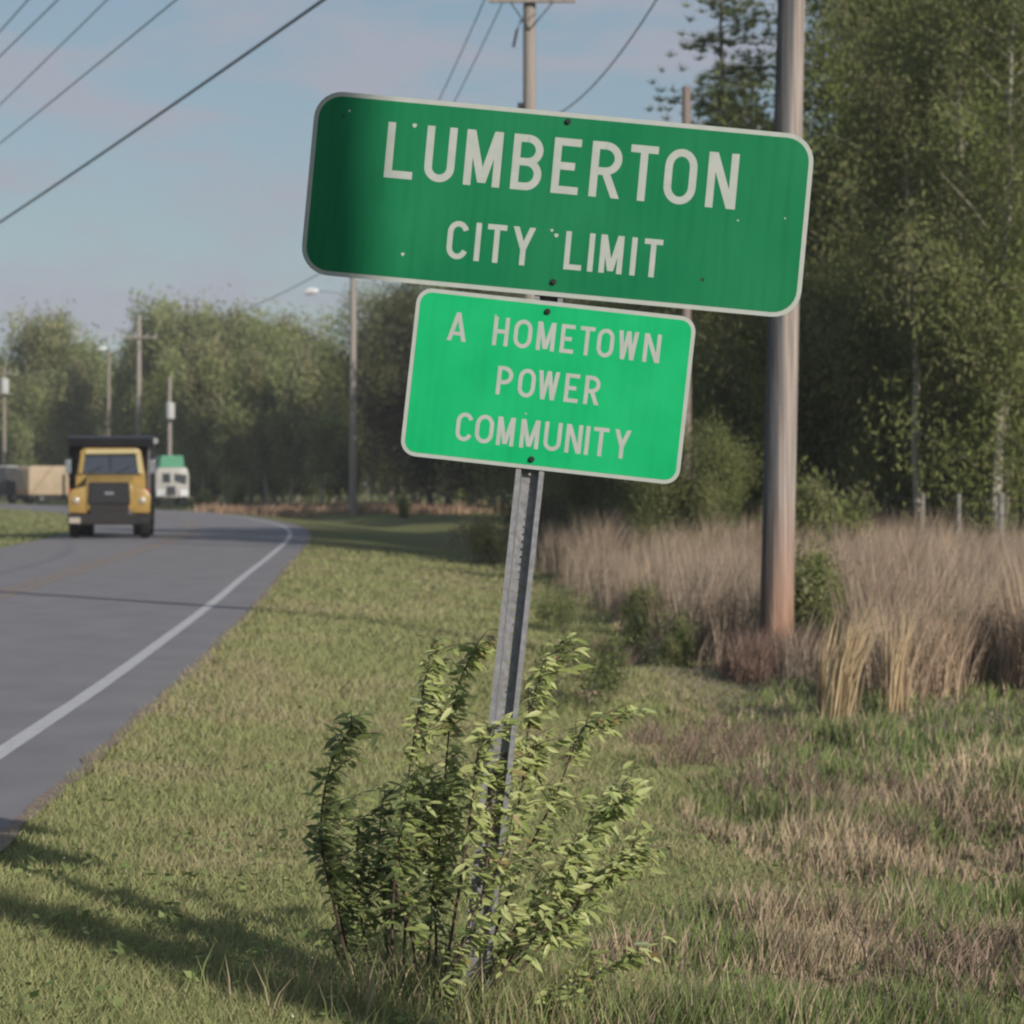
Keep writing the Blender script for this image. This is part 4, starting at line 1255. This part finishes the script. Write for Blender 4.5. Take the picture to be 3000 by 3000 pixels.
# ------------------------------------------------------------------ yellow dump truck
def wheel(parent, x, y, r, w, name='wheel'):
    t = MB().tube([(x - w/2, y, r), (x - w/2 + 0.03, y, r), (x + w/2 - 0.03, y, r), (x + w/2, y, r)], [r * 0.86, r, r, r * 0.86], 20).build(name, M['rubber'], parent, smooth=True)
    MB().tube([(x - w/2 - 0.012, y, r), (x + w/2 + 0.012, y, r)], r * 0.5, 14).build('rim', M['chrome'], t, smooth=True)
    return t

TY = 83.0
tk = thing('dump_truck', 'yellow dump truck with high black bed driving towards the camera', 'truck', (XD(207, TY), TY, 0.0), R(6.5))
# local: x across, y back, z up; bed
bed = MB().prism([(-1.22, 0.95), (1.22, 0.95), (1.24, 2.62), (1.20, 2.92), (-1.20, 2.92), (-1.24, 2.62)], 2.1, 6.6).build('dump_bed', M['black_paint'], tk, bevel=0.03)
cs = MB().prism([(0.95, 2.62), (2.1, 2.62), (2.1, 2.95), (0.85, 2.87)], -1.22, 1.22, 'x').build('cab_shield', M['black_paint'], tk, bevel=0.02)
for x in (-1.245, 1.2):
    for y in (2.5, 3.4, 4.3, 5.2, 6.1):
        MB().box(x, x + 0.045, y, y + 0.12, 1.0, 2.6).build('bed_rib', M['black_paint'], bed)
MB().box(-0.42, 0.42, 0.4, 6.4, 0.62, 0.92).build('chassis', M['black_plastic'], tk)
# cab
cab = MB().prism([(-1.0, 1.05), (1.0, 1.05), (1.0, 1.75), (0.86, 2.50), (0.74, 2.58), (-0.74, 2.58), (-0.86, 2.50), (-1.0, 1.75)], 1.0, 2.0).build('cab', M['truck_yellow'], tk, bevel=0.04)
ws = MB().poly([(-0.80, 0.93, 1.84), (0.80, 0.93, 1.84), (0.74, 0.985, 2.38), (-0.74, 0.985, 2.38)])
ws.build('windshield', M['glass'], cab)
MB().prism([(-0.76, 2.40), (0.78, 2.42), (0.72, 2.54), (-0.68, 2.53)], 0.84, 1.0).build('sun_visor', M['truck_cream'], cab, bevel=0.02)
for s in (-1, 1):
    MB().prism([(s * 0.80, 1.84), (s * 0.92, 1.84), (s * 0.84, 2.42), (s * 0.72, 2.42)], 0.90, 1.0).build('windshield_pillar', M['truck_cream' if s > 0 else 'truck_yellow'], cab, bevel=0.01)  # sun glare on the right pillar painted as a pale colour
    MB().poly([(s * 0.99, 1.1, 1.8), (s * 0.99, 1.85, 1.8), (s * 0.90, 1.85, 2.35), (s * 0.90, 1.15, 2.35)]).build('side_window', M['glass'], cab)
for s in (-1, 1):
    MB().tube([(s * 0.40 - 0.2, 0.90, 1.86), (s * 0.40 + 0.15, 0.92, 2.05)], 0.012, 5).build('wiper', M['black_plastic'], cab)
MB().box(-0.012, 0.012, 0.915, 0.935, 1.84, 2.38).build('windshield_divider', M['black_plastic'], cab)
for s in (-1, 1):
    MB().box(s * 0.30 - 0.006, s * 0.30 + 0.006, -0.3, 0.6, 1.72, 1.735).build('hood_seam', M['black_plastic'], tk)
    MB().box(s * 1.0 - 0.012, s * 1.0 + 0.012, 1.3, 1.42, 1.55, 1.58).build('door_handle', M['chrome'], cab)
# hood, sloping, and fenders
hd = MB()
hd.prism([(-0.55, 0.80), (1.0, 0.95), (1.0, 1.82), (0.4, 1.78), (-0.45, 1.60), (-0.55, 1.50)], -0.66, 0.66, 'x')
hd.build('hood', M['truck_yellow'], tk, bevel=0.06, smooth=True)
MB().box(-0.60, 0.60, -0.60, -0.555, 0.98, 1.60, 0.94).build('grille_frame', M['black_plastic'], tk, bevel=0.02)
for i in range(6):
    z = 1.06 + i * 0.075
    MB().box(-0.50, 0.50, -0.625, -0.60, z, z + 0.04).build('grille_bar', M['grille'], tk)
MB().box(-0.13, 0.13, -0.645, -0.625, 1.24, 1.33).build('badge', M['chrome'], tk)
for s in (-1, 1):
    MB().prism([(s * 0.62, 0.72), (s * 1.14, 0.72), (s * 1.16, 1.22), (s * 1.02, 1.40), (s * 0.62, 1.50)], -0.50, 0.95).build('fender', M['truck_yellow'], tk, bevel=0.05, smooth=True)
    MB().tube([(s * 0.93, -0.50, 1.08), (s * 0.93, -0.535, 1.08), (s * 0.93, -0.56, 1.08)], [0.105, 0.10, 0.06], 16).build('headlight', M['lens'], tk, smooth=True)
    MB().tube([(s * 1.09, -0.40, 1.36), (s * 1.09, -0.44, 1.36)], 0.05, 10).build('turn_signal', M['red_lens'], tk)
    MB().tube([(s * 0.95, 1.0, 2.3), (s * 1.20, 0.85, 2.32), (s * 1.20, 0.85, 1.75), (s * 0.98, 1.0, 1.75)], 0.014, 6).build('mirror_arm', M['black_plastic'], tk)
    MB().box(s * 1.20 - 0.085, s * 1.20 + 0.085, 0.80, 0.86, 1.85, 2.25).build('mirror', M['chrome'], tk, bevel=0.01)
    wheel(tk, s * 1.00, 0.25, 0.47, 0.27)
    for yy in (4.2, 5.5):
        wheel(tk, s * 0.90, yy, 0.50, 0.60)
    MB().box(s * 0.90 - 0.33, s * 0.90 + 0.33, 4.9, 4.92, 0.35, 0.9).build('mud_flap', M['rubber'], tk)
MB().box(-1.16, 1.16, -0.75, -0.58, 0.40, 0.70).build('bumper', M['black_plastic'], tk, bevel=0.03)
MB().box(-1.12, -0.80, -0.775, -0.752, 0.44, 0.60).build('license_plate', M['lens'], tk)
MB().box(0.85, 1.05, -0.775, -0.752, 0.50, 0.58).build('fog_lamp', M['grille'], tk)
MB().box(-0.55, 0.55, -0.56, -0.50, 0.70, 0.98).build('radiator_apron', M['black_plastic'], tk)
MB().box(-0.9, 0.9, 0.2, 0.33, 0.38, 0.52).build('front_axle', M['black_plastic'], tk)
MB().tube([(1.08, 2.0, 0.9), (1.08, 2.0, 2.75)], 0.06, 10).build('exhaust_stack', M['chrome'], tk, smooth=True)
MB().tube([(1.27, 2.12, 2.80), (1.27, 2.05, 2.80)], 0.09, 10).build('marker_lamp', M['ceramic'], tk)

# white truck with green top, following at the bend
Y = 182.0
gt = thing('box_truck', 'small white truck with mint green raised top at the bend behind the yellow truck', 'truck', (XD(325, Y), Y, 0.0), R(12))
MB().prism([(-1.05, 0.55), (1.05, 0.55), (1.05, 2.0), (0.9, 2.42), (-0.9, 2.42), (-1.05, 2.0)], 0, 3.2).build('body', M['white_paint'], gt, bevel=0.06, smooth=True)
MB().prism([(-0.78, 2.42), (0.78, 2.42), (0.70, 3.18), (-0.66, 3.18)], 0.25, 4.5).build('green_top', M['mint'], gt, bevel=0.06)
MB().box(-1.08, 1.08, 3.3, 7.5, 0.75, 2.4).build('cargo_box', M['white_paint'], gt, bevel=0.03)
MB().poly([(-0.62, -0.01, 1.48), (-0.12, -0.01, 1.48), (-0.12, -0.01, 2.05), (-0.62, -0.01, 2.05)]).build('dark_window', M['glass'], gt)
MB().poly([(0.12, -0.01, 1.55), (0.85, -0.01, 1.35), (0.9, -0.01, 1.95), (0.12, -0.01, 2.05)]).build('windshield', M['grille'], gt)
MB().box(-0.35, 0.2, -0.06, 0.0, 0.7, 1.25).build('grille', M['grille'], gt)
for s in (-1, 1):
    MB().box(s * 0.72 - 0.26, s * 0.72 + 0.26, -0.10, -0.01, 0.62, 1.05).build('bumper', M['lamp_white'], gt, bevel=0.02)
    wheel(gt, s * 0.85, 0.7, 0.42, 0.25); wheel(gt, s * 0.85, 5.8, 0.42, 0.25)

# tan van and dark grey truck at the far left
Y = 202.0
tv = thing('cargo_van', 'tan boxy van on the far road left of the yellow truck', 'van', (XD(98, Y), Y, 0.0), R(38))
MB().prism([(-2.3, 0.62), (1.5, 0.62), (1.5, 2.42), (1.2, 2.62), (-2.1, 2.62), (-2.3, 2.4)], -0.95, 0.95).build('box_body', M['tan'], tv, bevel=0.06, smooth=True)
MB().prism([(1.5, 0.6), (2.6, 0.6), (2.6, 1.15), (2.15, 1.3), (1.75, 2.0), (1.5, 2.05)], -0.9, 0.9).build('cab', M['grille'], tv, bevel=0.05)
MB().box(-2.2, 2.4, -0.8, 0.8, 0.35, 0.62).build('chassis', M['black_plastic'], tv)
for x in (-1.3, 1.9):
    for s in (-1, 1):
        wv = MB().tube([(x, s * 0.92, 0.38), (x, s * 0.68, 0.38)], 0.38, 16).build('wheel', M['rubber'], tv, smooth=True)
        MB().tube([(x, s * 0.935, 0.38), (x, s * 0.90, 0.38)], 0.2, 12).build('rim', M['chrome'], wv)
MB().box(-2.34, -2.31, 0.5, 0.75, 0.75, 0.95).box(-2.34, -2.31, -0.75, -0.5, 0.75, 0.95).build('tail_lamp', M['red_lens'], tv)
Y = 206.0
gv = thing('enclosed_truck', 'dark grey boxy truck at the left edge, beyond the tan van', 'truck', (XD(33, Y), Y, 0.0), R(62))
MB().box(-2.6, 1.6, -1.05, 1.05, 0.55, 2.55).build('box_body', M['grey_box'], gv, bevel=0.05)
MB().box(-2.55, 1.55, -1.02, 1.02, 2.553, 2.62).build('roof', M['lamp_white'], gv)
MB().prism([(1.65, 0.5), (2.9, 0.5), (2.9, 1.2), (2.5, 1.35), (2.2, 2.1), (1.65, 2.2)], -0.95, 0.95).build('cab', M['white_paint'], gv, bevel=0.05)
for x in (-1.7, 2.2):
    for s in (-1, 1):
        wv = MB().tube([(x, s * 1.0, 0.42), (x, s * 0.72, 0.42)], 0.42, 16).build('wheel', M['rubber'], gv, smooth=True)
        MB().tube([(x, s * 1.015, 0.42), (x, s * 0.98, 0.42)], 0.2, 12).build('rim', M['chrome'], wv)

# ------------------------------------------------------------------ thin air haze
hz = bpy.data.materials.new('haze')
hz.use_nodes = True
hn, hl = hz.node_tree.nodes, hz.node_tree.links
hn.remove(hn['Principled BSDF'])
pv = hn.new('ShaderNodeVolumePrincipled')
pv.inputs['Color'].default_value = (0.85, 0.88, 0.92, 1)
pv.inputs['Density'].default_value = 0.00035
pv.inputs['Anisotropy'].default_value = 0.0
hl.new(pv.outputs[0], hn['Material Output'].inputs['Volume'])
hb = MB().box(-450, 450, -80, 760, -1.6, 24.0).build('haze', hz)
hb['kind'] = 'stuff'
